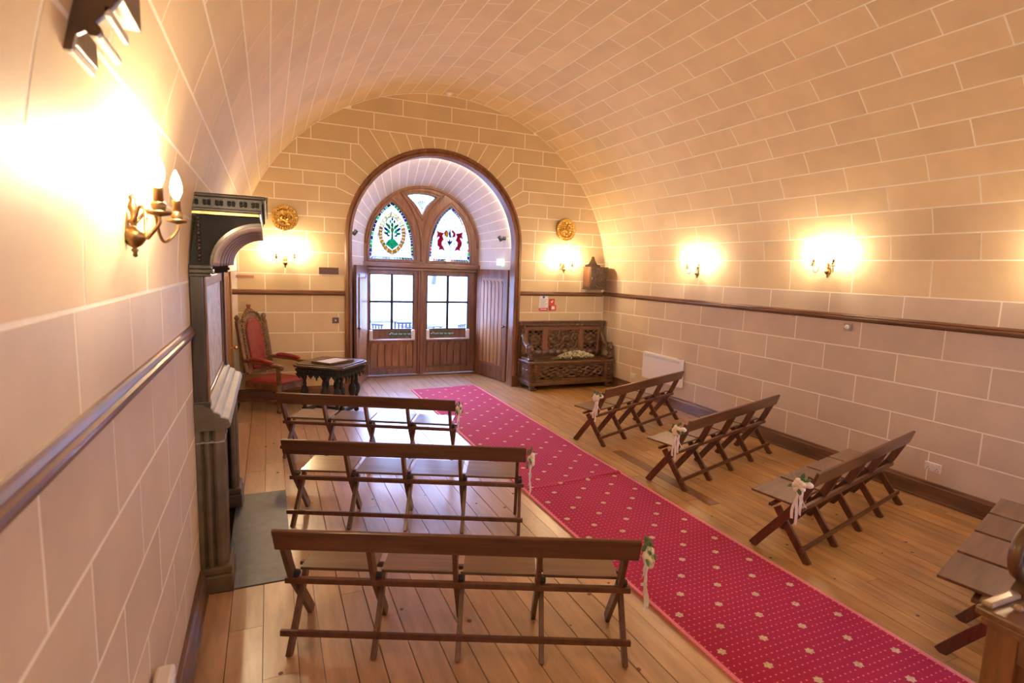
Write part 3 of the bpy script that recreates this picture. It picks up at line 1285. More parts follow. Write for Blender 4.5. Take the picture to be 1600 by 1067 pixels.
for nm, poly, cols in (('L', lanL, ['turq', 'turq', 'mint', 'green', 'sky', 'turq', 'lime', 'blue']), ('R', lanR, ['turq', 'turq', 'sky', 'sky', 'blue', 'turq', 'mint', 'red'])):
    light = MB(off).tube([(x, GY, z) for x, z in poly], .006, 6, True).build('stained_light', LEAD, scr)
    big = offset_poly(poly, .006)
    inn = border_pieces(big, .055, cols, light)
    cxm = sum(p[0] for p in poly)/len(poly)
    cx = 2.13 if nm == 'L' else 3.25
    seeds = []
    for j in range(7):
        for i in range(5):
            seeds.append((cx-.36+.18*i+random.uniform(-.05, .05)+(.09 if j % 2 else 0), 2.30+.16*j+random.uniform(-.04, .04)))
    seeds = [s for s in seeds if inpoly(*s, inn)]
    for p in cells(inn, seeds, .0025 if True else 0):
        pane(p, GL_WHITE, light)
        web = globals().setdefault('WEB', {}).setdefault(nm, MB(off))
        web.tube([(x, GY-.001, z) for x, z in p], .0035, 4, True)
    wb_ = WEB[nm].build('lead_web', LEAD, light)
    wb_['kind'] = 'stuff'
    fy = -.006
    if nm == 'L':
        cz = 2.70

        def ves(w, h):
            pr = []
            for i in range(13):
                t = -1+2*i/12
                pr.append((cx+w*(1-t*t)**.75, cz+h*t))
            for i in range(1, 12):
                t = 1-2*i/12
                pr.append((cx-w*(1-t*t)**.75, cz+h*t))
            return pr
        o1, o2 = ves(.255, .40), ves(.185, .315)
        n_ = len(o1)
        for i in range(n_):
            a, b = o1[i], o1[(i+1) % n_]
            c, d = o2[(i+1) % n_], o2[i]
            zc_ = (a[1]+b[1])/2
            colr = 'amber' if zc_ < cz+.12 else 'pale'
            pane(shrink_poly([a, b, c, d], .002), GLC[colr], light, dy=fy)
        for oo in (o1, o2):
            MB(off).tube([(x, GY+fy-.002, z) for x, z in oo], .0035, 5, True).build('lead_came', LEAD, light)
        pane([(cx-.125, 2.50), (cx, 2.405), (cx+.125, 2.50), (cx+.06, 2.585), (cx, 2.61), (cx-.06, 2.585)], GLC['mint'], light, 'green_mound', fy-.004)
        pane([(cx-.022, 2.60), (cx+.022, 2.60), (cx+.012, 2.74), (cx-.012, 2.74)], GLC['green'], light, 'tree_trunk', fy-.004)
        for (dx, dz, r_, c_) in ((-.11, 2.70, .03, 'green'), (.11, 2.70, .03, 'green'), (-.075, 2.745, .035, 'mint'), (.075, 2.745, .035, 'mint'), (0, 2.77, .035, 'lime'), (-.12, 2.78, .028, 'blue'), (.12, 2.78, .028, 'blue'),
                                 (-.06, 2.82, .032, 'green'), (.06, 2.82, .032, 'mint'), (0, 2.86, .03, 'green'), (-.10, 2.86, .024, 'lime'), (.095, 2.85, .024, 'lime'), (-.035, 2.92, .024, 'mint'), (.04, 2.92, .022, 'blue'), (0, 2.965, .022, 'blue'), (-.07, 2.66, .02, 'blue'), (.07, 2.66, .02, 'blue')):
            tilt = math.atan2(dz-2.66, dx+.0001)
            r_ *= 1.25
            pl = [(cx+dx+r_*1.25*cos(tilt)*cos(t)-r_*.7*sin(tilt)*sin(t), dz+r_*1.25*sin(tilt)*cos(t)+r_*.7*cos(tilt)*sin(t)) for t in [2*PI*k/7 for k in range(7)]]
            pane(pl, GLC[c_], light, 'tree_leaf', fy-.005)
    else:
        cz = 2.62
        sh = [(cx-.10, cz+.06), (cx+.10, cz+.06), (cx+.10, cz-.04), (cx+.06, cz-.13), (cx, cz-.18), (cx-.06, cz-.13), (cx-.10, cz-.04)]
        pane(sh, GLC['clear'], light, 'shield', fy)
        MB(off).tube([(x, GY+fy-.002, z) for x, z in sh], .0035, 5, True).build('lead_came', LEAD, light)
        # blue bird
        pane([(cx-.06, cz+.02), (cx-.02, cz-.01), (cx-.012, cz+.03), (cx+.006, cz+.03), (cx+.01, cz-.01), (cx+.06, cz+.02), (cx+.035, cz-.05), (cx+.012, cz-.06), (cx, cz-.10), (cx-.014, cz-.06), (cx-.035, cz-.05)], GLC['blue'], light, 'bird', fy-.004)
        # helm and crest
        pane([(cx-.018, cz+.07), (cx+.03, cz+.07), (cx+.018, cz+.16), (cx+.004, cz+.24), (cx-.012, cz+.16)], GLC['blue'], light, 'helm', fy-.004)
        pane([(cx-.085, cz+.075), (cx-.035, cz+.075), (cx-.028, cz+.17), (cx-.06, cz+.20), (cx-.095, cz+.15)], GLC['amber'], light, 'helm', fy-.004)
        pane([(cx-.105, cz+.09), (cx-.09, cz+.08), (cx-.085, cz+.16), (cx-.05, cz+.21), (cx-.09, cz+.20), (cx-.12, cz+.15)], GLC['red'], light, 'mantling', fy-.005)
        pane([(cx+.045, cz+.075), (cx+.10, cz+.075), (cx+.12, cz+.12), (cx+.10, cz+.18), (cx+.05, cz+.22), (cx+.03, cz+.18), (cx+.07, cz+.14)], GLC['red'], light, 'mantling', fy-.005)
        for sg in (1, -1):
            sc = [(.13, .02), (.16, .09), (.13, .14), (.20, .15), (.25, .17), (.24, .12), (.255, .06), (.21, .09), (.20, .05), (.24, -.01), (.235, -.08), (.20, -.13), (.21, -.17), (.16, -.155), (.11, -.18), (.13, -.13), (.165, -.09), (.17, -.03), (.15, .0)]
            pane(offset_poly([(cx+sg*a, cz+b) for a, b in sc], .010), GLC['red'], light, 'mantling', fy-.005)
light = MB(off).tube([(x, GY, z) for x, z in tri], .006, 6, True).build('stained_light', LEAD, scr)
inn = border_pieces(offset_poly(tri, .004), .028, ['turq', 'sky', 'mint', 'turq', 'red'], light)
for p in cells([(x, z) for x, z in inn], [(2.5, 3.40), (2.69, 3.42), (2.88, 3.40), (2.69, 3.30), (2.60, 3.33), (2.78, 3.33), (2.69, 3.18)], .002):
    pane(p, GL_WHITE, light)
for a in (-.6, -.3, 0, .3, .6):
    pane([(2.69+.01*cos(a), 3.18), (2.69+.14*sin(a)-.008, 3.18+.16*cos(a)), (2.69+.14*sin(a)+.010, 3.18+.17*cos(a)), (2.70, 3.19)], GLC['turq'], light, 'leaf_spray', -.006)


# shutters folded back against the reveal
def shutter(label, p0, p1, flip):
    """p0 hinge end (inner), p1 free end"""
    p0, p1 = Vector(p0), Vector(p1)
    t = thing('door_shutter', label, 'door', p0, math.atan2(p1.y-p0.y, p1.x-p0.x))
    L = (p1-p0).length
    s = flip   # side that shows
    th = .045
    m0 = MB()
    st_ = .15
    m0.box(0, st_, -th/2, th/2, .02, 2.10).box(L-st_, L, -th/2, th/2, .02, 2.10).box(st_, L-st_, -th/2, th/2, 1.93, 2.10).box(st_, L-st_, -th/2, th/2, .02, .26)
    m0.build('frame', OAK, t, bevel=.004)
    MB().box(st_-.01, L-st_+.01, -.012, .012, .25, 1.94).build('panel', OAK_L, t)
    n = 6
    w = (L-2*st_)/n
    for i in range(n):
        a, b = st_+i*w+.008, st_+(i+1)*w-.008
        c, r = (a+b)/2, (b-a)/2
        ol = [(a, .30), (a, 1.80)]+[(c+r*cos(PI-PI*k/8), 1.80+r*1.6*sin(PI-PI*k/8)) for k in range(1, 8)]+[(b, 1.80), (b, .30)]
        MB().prism(ol, lambda u, v, d: (u, d, v), s*.010, s*.026).build('linenfold_strip', OAK_L, t, bevel=.006)
    MB().box(st_, L-st_, s*.012-.008, s*.012+.016, .262, .285).build('sill_bead', OAKH, t, bevel=.003)
    MB().lathe([(.004, 0), (.01, .004), (.008, .02), (.022, .03), (.026, .045), (.016, .058), (.002, .062)], (0, 0, 0), 12, 'Y').build('knob', BRASSD, t, smooth=True, loc=(L-.06, s*.02, 1.05)).scale = (1, s, 1)
    return t


shutter('panelled oak shutter door folded open against the right of the entrance', (3.815, 10.42, 0), (4.035, 9.38, 0), -1)
ls = shutter('panelled oak shutter door folded open at the left, behind the carved table', (1.64, 10.42, 0), (1.30, 9.38, 0), 1)
MB().tube([(.9, .035, .9), (.9, .035, 1.95)], .010, 8).tube([(.9, .035, .88), (.9, .035, .92)], .018, 8).build('bolt', GREY, ls)

# lamps behind the arch wash the reveal: a slim strip with its housing
strip = MB()
pts = []
for i in range(31):
    a = PI-PI*i/30
    pts.append((DCX+1.432*cos(a), YF+.215, DCZ+1.432*sin(a)))
arch_l = thing('strip_light', 'slim warm strip light hidden behind the oak door arch', 'light', (DCX, YF+.225, DCZ))
MB((DCX, YF+.225, DCZ)).tube(pts, .006, 6).build('strip', mat('strip_glow', (1, .9, .8), .5, emis=REVEAL_COL, es=REVEAL_LAMP), arch_l)

# ------------------------------------------------------------------ outside
ter = struct(MB().box(-20, 30, 10.75, 12.4, -.6, -.05).box(-20, 30, 12.4, 24, -.6, -.45).box(-20, 30, -25, YB-.3, -.6, -.3).build('ground', PAVE))
hill = MB()


def hfn(u, v):
    x = -45+u*110
    y = 20+v*60
    return (x, y, -.5+v*22*(.9+.15*sin(x*.13))+.5*sin(x*.6+y*.3)*v)


hill.grid(60, 30, hfn)
h = hill.build('hillside', GRASS, smooth=True)
h['kind'] = 'structure'
h.name = 'ground_hill'
random.seed(3)


def tree(x, y, z, hgt, label):
    t = thing('bare_tree', label, 'tree', (x, y, z))
    tr = MB()

    def br(p, d, L, r, dep):
        q = p+d*L
        mid = (p+q)/2+Vector((random.uniform(-.1, .1), random.uniform(-.1, .1), 0))*L
        tr.tube([p, mid, q], [r, r*.85, r*.65], 6)
        if dep:
            for _ in range(3 if dep > 1 else 4):
                nd = (d+Vector((random.uniform(-.8, .8), random.uniform(-.8, .8), random.uniform(-.1, .5)))).normalized()
                br(p.lerp(q, random.uniform(.6, 1)), nd, L*random.uniform(.55, .8), r*.55, dep-1)
    br(Vector((0, 0, 0)), Vector((.05, 0, 1)), hgt*.3, hgt*.02, 4)
    tr.build('branches', BARK, t)
    return t


tree(6.95, 25.0, -.2, 7.0, 'bare winter tree outside, seen through the right door leaf')
tree(10.5, 38, 2.6, 6.5, 'smaller bare winter tree far up the hillside')


def out_table(x, y, rz, label):
    t = thing('garden_table', label, 'table', (x, y, -.45), rz, 'garden tables on the terrace')
    for i in range(5):
        MB().box(-.6, .6, -.35+i*.145, -.22+i*.145, .70, .73).build('top_slat', FURN, t)
    for sx in (-1, 1):
        for sy in (-1, 1):
            MB().box(sx*.52-.03, sx*.52+.03, sy*.3-.03, sy*.3+.03, 0, .70).build('leg', FURN, t)
    return t


def out_chair(x, y, rz, label):
    t = thing('garden_chair', label, 'chair', (x, y, -.45), rz, 'folding chairs on the terrace')
    MB().box(-.22, .22, -.2, .2, .42, .45).build('seat', FURN, t)
    for i in range(4):
        MB().box(-.19+i*.11, -.14+i*.11, .19, .215, .45, .88).build('back_slat', FURN, t)
    MB().box(-.22, .22, .185, .22, .86, .92).build('top_rail', FURN, t)
    for sx in (-1, 1):
        for sy in (-1, 1):
            MB().box(sx*.2-.018, sx*.2+.018, sy*.18-.018, sy*.18+.018, 0, .43).build('leg', FURN, t)
    return t


out_table(4.35, 16.9, .1, 'dark garden table outside the right door leaf')
out_table(3.3, 18.6, 0, 'dark garden table on the terrace, seen low in the left door leaf')
out_chair(2.95, 15.9, 2.2, 'dark folding chair outside the left door leaf')
out_chair(3.65, 16.0, 0, 'dark slatted garden chair in front of the table in the left leaf')
out_chair(5.05, 15.6, -2.4, 'dark folding chair outside the right door leaf')


# ------------------------------------------------------------------ carpet
CX0, CX1 = 2.215, 3.36
cp = thing('carpet_runner', 'crimson carpet runner with small gold motifs along the aisle', 'carpet', (0, 0, 0))


def cz(x, y):
    z = .012
    # two ruckles across the runner
    yy = 4.57+(x-2.25)*.11
    d = y-yy
    z += .018*math.exp(-(d/.03)**2)*(0.35+.65*(x-CX0)/(CX1-CX0))
    z += .005*math.exp(-((d-.7)/.25)**2)*sin(x*7)
    z += .004*math.exp(-((y-3.4)/.3)**2)*sin(x*6+1)**2
    z += .0025*sin(y*3.1+x*4)*sin(x*2.2)
    return z+.002


def yy_(v):
    return 1.25+v*7.93


mb = MB()
mb.grid(24, 420, lambda u, v: (CX0+(CX1-CX0)*u, yy_(v)-.10*(1-u)*max(0, v-.9)*10*0+(0.09*u if v > .999 else 0), cz(CX0+(CX1-CX0)*u, yy_(v))))
mb.build('pile', CARPET, cp, smooth=True)
for xx, sg in ((CX0, -1), (CX1, 1)):
    mb = MB()
    pr = [(-.014, 0), (.014, 0), (.014, .006), (-.014, .006)]
    ys = [yy_(i/420) for i in range(421)]
    mb.sweep([(-.013, -.016), (.013, -.016), (.013, .002), (-.013, .002)], ys, lambda i: (Vector((xx+sg*.010, ys[i], cz(xx, ys[i]))), Vector((1, 0, 0)), Vector((0, 0, 1))))
    mb.build('binding', BINDING, cp)


# ------------------------------------------------------------------ benches
def arc_plank(path, w, t, x):
    """plank in the YZ plane following path of (y,z), width w across the path, thickness t in x"""
    P = [Vector((0, a, b)) for a, b in path]

    def fr(i):
        T = (P[min(i+1, len(P)-1)]-P[max(i-1, 0)]).normalized()
        Nn = Vector((0, -T.z, T.y))
        return P[i]+Vector((x, 0, 0)), Vector((1, 0, 0)), Nn
    return [(-t/2, -w/2), (t/2, -w/2), (t/2, w/2), (-t/2, w/2)], P, fr


def make_bench(label, spc, rest):
    t = thing('folding_bench', label, 'bench', (0, 0, 0), 0, 'folding benches either side of the aisle')
    for k in range(5):
        x = (k-2)*spc
        # rear leg, from its foot behind up to the seat front
        p, P, fr = arc_plank([(.0, .0), (.105, .14), (.20, .27), (.268, .362)], .055, .026, x+.014)
        MB().sweep(p, P, fr).build('leg', BENCHL, t, bevel=.003)
        # long front leg that sweeps up to carry the back rest
        path = smooth_poly([(.42, .0), (.32, .14), (.215, .28), (.125, .41), (.065, .54), (.03, .62), (.018, .675)], 2)
        p, P, fr = arc_plank(path, .062, .026, x-.014)
        MB().sweep(p, P, fr).build('leg', BENCHL, t, bevel=.003)
        if 0 < k < 4 or True:
            MB().lathe([(.012, -.03), (.02, -.022), (.02, .022), (.012, .03)], (x-.0, .135, .405), 10, 'X').build('hinge_knuckle', BLACKW, t, smooth=True)
    MB().beam((-2*spc-.045, .115, .375), (2*spc+.045, .115, .375), .03, .032).build('seat_rail', BENCHL, t, bevel=.003)
    MB().beam((-2*spc-.045, .035, .115), (2*spc+.045, .035, .115), .02, .034).build('stretcher', BENCHL, t, bevel=.003)
    MB().beam((-2*spc-.03, .30, .375), (2*spc+.03, .30, .375), .03, .022).build('front_rail', BENCHL, t, bevel=.003)
    # back rest board, leaning back, rounded top
    c = Vector((0, -.010, .672))
    tl = Vector((0, -.02, .062))
    MB().obox(c, (rest/2, 0, 0), (0, .010, .004), tl).build('back_rest', BENCHW, t, bevel=.006)
    for k in range(4):
        x0, x1 = (k-2)*spc+.03, (k-1)*spc-.03
        if k == 0:
            x0 -= .0
        c = Vector(((x0+x1)/2, .325, .418))
        MB().obox(c, ((x1-x0)/2+.012, 0, 0), (0, .160, .006), (0, 0, .009)).build('seat', SEATW, t, bevel=.003)
    return t


def bench_at(src, x, y, deg, label):
    return dup(src, (x, y, 0), math.radians(deg), label)


bl = make_bench('folding wooden bench nearest the camera on the left of the aisle', .452, 1.915)
bl.location = (.875, 2.60, 0)
bl.rotation_euler.z = math.radians(-23.5)
L2 = bench_at(bl, .945, 4.16, -24.2, 'folding wooden bench, middle of the three on the left of the aisle')
L1 = bench_at(bl, .912, 5.84, -26.5, 'folding wooden bench left of the aisle in front of the carved table')
br = make_bench('folding wooden bench right of the aisle, third from the carved settle', .475, 2.02)
br.location = (4.535, 2.865, 0)
br.rotation_euler.z = math.radians(14.3)
R2 = bench_at(br, 4.595, 4.345, 18.2, 'folding wooden bench, second from the carved settle on the right')
R1 = bench_at(br, 4.563, 5.865, 23.2, 'folding wooden bench in front of the white heater on the right')
R4 = bench_at(br, 4.55, 1.55, 16.4, 'folding wooden bench partly hidden behind the carved lectern')

# ------------------------------------------------------------------ posies
random.seed(21)


def make_posy(label, variant=0):
    """hangs on the end of a back rest; local +x points away from the bench end"""
    t = thing('flower_posy', label, 'flowers', (0, 0, 0), 0, 'posies tied to the bench ends')
    # rose: spiral of petals
    rc = Vector((.045, -.02, 0)) if variant else Vector((.037, -.02, -.015))
    ro = MB()
    ro.ball(rc, .030, 10, 6)
    for k in range(9):
        a = k*2.4
        r = .020+.0022*k
        c = rc+Vector((0.012+.002*k*0, r*cos(a), r*sin(a)))
        ro.ball(c, .024, 8, 5, (.8, 1, 1))
    ro.build('rose', ROSE, t, smooth=True)
    if variant == 1:
        b = MB()
        b.ball(rc+Vector((.0, .06, .02)), .03, 10, 6, (.8, 1.2, .8)).build('rose', ROSE, t, smooth=True)
    lf = 0
    for k in range(14):
        a = random.uniform(0, 2*PI)
        r = random.uniform(.045, .10)
        c = rc+Vector((random.uniform(-.03, .03), r*cos(a)*.8, r*sin(a)*.7+.02))
        d = Vector((random.uniform(-.3, .3), cos(a), sin(a))).normalized()
        s = Vector((1, .2, .1)).cross(d).normalized()
        L, w = random.uniform(.018, .030), random.uniform(.010, .016)
        n = d.cross(s)*.004
        pts = [c-d*L, c-d*L*.3+s*w, c+d*L*.4+s*w*.8, c+d*L, c+d*L*.4-s*w*.8, c-d*L*.3-s*w]
        MB().add([p+n for p in pts]+[p-n for p in pts], [tuple(range(6)), tuple(range(11, 5, -1))]+[(i, (i+1) % 6, 6+(i+1) % 6, 6+i) for i in range(6)]).build('leaf', LEAF, t)
    # sprigs
    sg = MB()
    for k in range(6):
        a = random.uniform(.3, 2.8)
        e = rc+Vector((0, .10*cos(a), .09*sin(a)))
        sg.tube([rc, (rc+e)/2+Vector((.01, 0, 0)), e], .0015, 5)
    sg.build('sprig', STEM, t)
    # ribbons
    for k, (dy, L) in enumerate(((-.035, .26), (-.005, .30), (.03, .22), (.055, .15))):
        w = .020 if variant else .030
        P = [rc+Vector(((.008 if variant else -.002)+.006*sin(i*1.1+k), dy*(i/8)+.008*sin(i*.9+k*2), -L*i/8)) for i in range(9)]
        m_ = MB()
        vs = []
        for i, p in enumerate(P):
            tw = Vector((.5*sin(i*.7+k), 1, 0)).normalized()*w/2
            nn = Vector((tw.y, -tw.x, 0)).normalized()*.0008
            vs += [p-tw-nn, p+tw-nn, p+tw+nn, p-tw+nn]
        fs = [(0, 1, 2, 3), (32, 35, 34, 33)]
        for i in range(8):
            for j in range(4):
                fs.append((4*i+j, 4*i+(j+1) % 4, 4*i+4+(j+1) % 4, 4*i+4+j))
        m_.add(vs, fs).build('ribbon', RIBBON, t)
    return t


def bench_end(b, spc, side):
    r = b.rotation_euler.z
    rest = 1.915 if side > 0 else 2.02
    u = Vector((cos(r), sin(r), 0))
    v = Vector((-sin(r), cos(r), 0))
    return b.location+u*(side*rest/2)+v*.0+Vector((0, 0, .66)), (r if side > 0 else r+PI)


names = [(bl, 1, 'cream rose posy with trailing ribbon on the nearest left bench'), (L2, 1, 'cream rose posy with trailing ribbon on the middle left bench'), (L1, 1, 'cream rose posy on the left bench in front of the table'),
         (R1, -1, 'white rose posy on the bench in front of the heater'), (R2, -1, 'cream rose posy on the second bench from the settle'), (br, -1, 'large cream rose posy on the third bench from the settle')]
posy = None
for b, sd, lb in names:
    loc, rz = bench_end(b, 0, sd)
    if sd < 0:
        # on the right the posies sit a little lower on the leg
        u = Vector((cos(b.rotation_euler.z), sin(b.rotation_euler.z), 0))
        v = Vector((-u.y, u.x, 0))
        loc = b.location-u*(2*.475+.075)+v*.04+Vector((0, 0, .63))
    o = make_posy(lb, 1 if sd < 0 else 0)
    o.location = loc
    o.rotation_euler.z = rz

# ------------------------------------------------------------------ hearth and chimneypiece
hs = MB((.0, 4.53, 0)).box(-.30, .105, 3.745, 5.33, -.03, .006).build('hearth_slab', SLATE, bevel=.002, loc=(0, 4.53, 0))
tag(hs, 'dark grey slate hearth slab on the floor before the chimneypiece', 'hearth')

FY0, FY1 = 3.74, 5.33
ch = thing('chimneypiece', 'stone chimneypiece with tall dark wood canopied overmantel on left wall', 'fireplace', (XL, (FY0+FY1)/2, 0))
of = (XL, (FY0+FY1)/2, 0)
JW = .26     # jamb width along the wall


def clustered(y0, y1, z0, z1, name, dx=0.):
    """moulded jamb: a row of shafts stepping out from the wall"""
    def side_(yb, sg):
        q = [(0.002, 0), (.028, 0), (.030, .022), (.040, .030), (.048, .022), (.050, .006), (.062, .0), (.076, .006), (.078, .026), (.088, .034), (.096, .026), (.098, .008), (.112, .0), (.126, .004), (.138, .014), (.142, .032), (.152, .04), (.158, .055)]
        return [(XL+x, yb+sg*y) for x, y in q]
    ym = (y0+y1)/2
    pr = side_(y0, 1)+[(XL+.158, ym-.035), (XL+.146, ym-.025), (XL+.146, ym+.025), (XL+.158, ym+.035)]+side_(y1, -1)[::-1]
    pr = [(a+dx if a > XL+.01 else a, b) for a, b in pr]
    return MB(of).prism(pr, lambda u, v, d: (u, v, d), z0, z1).build(name, JAMB, ch)


for (a, b) in ((FY0, FY0+JW), (FY1-JW, FY1)):
    clustered(a, b, .17, 1.13, 'jamb')
    MB(of).box(XL+.002, XL+.185, a-.015, b+.015, .0, .12).box(XL+.002, XL+.178, a-.01, b+.01, .12, .17).build('jamb_base', JAMB, ch, bevel=.012)
    MB(of).box(XL+.002, XL+.16, a-.002, b+.002, .985, .990).build('jamb_joint', MANTEL, ch)
# lintel and dark opening
MB(of).box(XL+.002, XL+.13, FY0+JW, FY1-JW, .93, 1.13).build('lintel', JAMB, ch, bevel=.01)
MB(of).box(XL+.001, XL+.012, FY0+JW-.01, FY1-JW+.01, .0, .93).build('fire_opening', DARKHOLE, ch)
# sloping mantel mouldings, pale grey
mp = [(XL+.002, 1.07), (XL+.13, 1.07), (XL+.194, 1.082), (XL+.198, 1.10), (XL+.188, 1.133), (XL+.165, 1.142), (XL+.148, 1.145), (XL+.142, 1.165), (XL+.125, 1.175), (XL+.108, 1.18), (XL+.102, 1.20), (XL+.085, 1.212), (XL+.068, 1.22), (XL+.052, 1.237), (XL+.002, 1.24)]
o = MB(of).prism(mp, lambda u, v, d: (u, d, v), FY0+.0, FY1-.0).build('mantel_moulding', MANTEL, ch, bevel=.004)
for a, b in ((FY0-.010, FY0+.0), (FY1-.0, FY1+.010)):
    MB(of).prism([(x-.004 if x > XL+.01 else x, z-.006) for x, z in mp], lambda u, v, d: (u, d, v), a, b).build('mantel_return', JAMB, ch)
# overmantel in dark wood
for (a, b) in ((FY0+.005, FY0+.075), (FY1-.075, FY1-.005)):
    MB(of).box(XL+.002, XL+.075, a, b, 1.19, 2.04).build('post', CHIMW, ch, bevel=.006)
    MB(of).box(XL+.075, XL+.088, a+.012, b-.012, 1.22, 2.00).build('post_fillet', OAK, ch, bevel=.004)
    MB(of).box(XL+.002, XL+.13, a-.015, b+.015, 2.02, 2.045).box(XL+.002, XL+.115, a-.008, b+.008, 2.0, 2.02).box(XL+.002, XL+.12, a-.01, b+.01, 2.045, 2.07).build('capital', CHIMW, ch, bevel=.005)
    MB(of).box(XL+.002, XL+.09, a-.008, b+.008, 1.19, 1.245).build('post_foot', CHIMW, ch, bevel=.005)
TAP = mat('silver_damask', (.86, .82, .92), .35, noise=45, var=.75, scale=(1, 1.5, .35), bump=.6, detail=3)
MB(of).box(XL+.002, XL+.03, FY0+.075, FY1-.075, 1.20, 2.0).build('back_board', CHIMW, ch)
MB(of).box(XL+.028, XL+.056, FY0+.10, FY1-.10, 1.25, 1.93).build('damask_panel', TAP, ch, bevel=.004)
m_ = MB(of)
m_.box(XL+.03, XL+.07, FY0+.075, FY0+.10, 1.22, 2.0).box(XL+.03, XL+.07, FY1-.10, FY1-.075, 1.22, 2.0).box(XL+.03, XL+.07, FY0+.10, FY1-.10, 1.93, 2.0).box(XL+.03, XL+.07, FY0+.10, FY1-.10, 1.22, 1.25)
m_.build('panel_frame', OAK, ch, bevel=.006)
# canopy: coved ribs springing from the capitals out to the cornice
ZS, ZT = 2.065, 2.40
xo0, xo1 = XL+.13, XL+.395


def cove(k, inset=0.):
    """k 0..1 along the quarter arc"""
    a = PI/2*k
    rx, rz = (xo1-xo0), .245
    return xo0+rx*(1-cos(a))-inset*cos(a), ZS+rz*sin(a)+inset*sin(a)


NCV = 14
# ribbed cove runs along the chimneypiece: moulded quarter vault with seven ribs
for j in range(7):
    y_ = FY0+.03+(FY1-FY0-.06)*j/6
    for dy in (0,):
        pts = [(cove(i/NCV, -.006)[0], y_+dy, cove(i/NCV, -.006)[1]) for i in range(NCV+1)]
        MB(of).tube(pts, .026, 8).build('cove_rib', RIB_LIT, ch, smooth=True)
# solid cove soffit
mb = MB(of)
pr = [cove(i/NCV, .016) for i in range(NCV+1)]
pr += [(XL+.385, 2.36), (XL+.05, 2.36), (XL+.01, 2.1), (XL+.01, ZS)]
mb.prism(pr, lambda u, v, d: (u, d, v), FY0+.03, FY1-.03)
mb.build('cove_soffit', BLACKW, ch)
# near face rim: flat moulded band over the arc on each end
for yy in (FY0+.018, FY1-.018):
    pr = [cove(i/NCV, .0) for i in range(NCV+1)]+[cove(1-i/NCV, .018) for i in range(NCV+1)]
    MB(of).prism(pr, lambda u, v, d: (u, d, v), yy-.012, yy+.012).build('arch_band', DARKW, ch)
# cornice with battlement fret
zc0 = 2.365
MB(of).box(XL+.002, XL+.385, FY0-.005, FY1+.005, 2.365, 2.38).build('cornice_fillet', BRASSD, ch)
MB(of).box(XL+.002, XL+.395, FY0-.012, FY1+.012, 2.38, 2.402).build('cornice_bead', CHIMW, ch, bevel=.006)
MB(of).box(XL+.002, XL+.40, FY0-.006, FY1+.006, 2.402, 2.462).build('frieze', CHIMW, ch)
MB(of).box(XL+.002, XL+.425, FY0-.026, FY1+.026, 2.462, 2.485).build('cornice_top', CHIMW, ch, bevel=.008)


def flower_boss(mbx, c, nrm, r=.016):
    c, nrm = Vector(c), Vector(nrm)
    for k in range(4):
        a = PI/4+PI/2*k
        e = Vector((0, 0, 1)).cross(nrm)
        mbx.ball(c+(e*cos(a)+Vector((0, 0, 1))*sin(a)*.6)*r*.8, r*.55, 6, 4)


for i in range(6):
    mb_ = MB(of)
    flower_boss(mb_, (XL+.045+i*.064, FY0-.007, 2.432), (0, -1, 0), .02)
    mb_.build('frieze_flower', BLACKW, ch, smooth=True)
for i in range(20):
    mb_ = MB(of)
    flower_boss(mb_, (XL+.402, FY0+.05+i*.078, 2.432), (1, 0, 0), .02)
    mb_.build('frieze_flower', BLACKW, ch, smooth=True)
for i in range(24):
    MB(of).box(XL+.42, XL+.435, FY0-.02+i*.069, FY0+.012+i*.069, 2.465, 2.483).build('dentil', CHIMW, ch)
# carved drop down the wall edge
cd = MB(of)
for i in range(12):
    cd.ball((XL+.06, FY0+.01, 2.10+i*.022), .014 if i % 2 else .010, 8, 5)
cd.build('carved_drop', CHIMW, ch, smooth=True)

# side door beyond the chimneypiece, in the left wall
sd = thing('door_2', '', '', (XLF, 7.6, 0))
del sd['label'], sd['category']
sd['kind'] = 'structure'
of2 = (XLF, 7.6, 0)
MB(of2).box(XLF+.002, XLF+.035, 6.75, 8.45, .02, 2.05).build('door_leaf', OAK_L, sd, bevel=.003)
for (a, b) in ((6.62, 6.75), (8.45, 8.60)):
    MB(of2).box(XLF+.002, XLF+.06, a, b, 0, 2.05).build('architrave', OAK_L, sd, bevel=.01)
MB(of2).box(XLF+.002, XLF+.06, 6.62, 8.60, 2.05, 2.17).build('architrave', OAK_L, sd, bevel=.01)
for i in range(5):
    MB(of2).box(XLF+.035, XLF+.045, 6.9+i*.3, 7.12+i*.3, .25, 1.9).build('door_panel', OAK_L, sd, bevel=.006)
hb = MB(of2)
hb.lathe([(.025, 0), (.025, .008), (.010, .012), (.010, .05), (.024, .055), (.028, .07), (.02, .085), (.003, .09)], (XLF+.035, 8.30, .93), 14, 'X')
hb.build('door_knob', BRASS, sd, smooth=True)


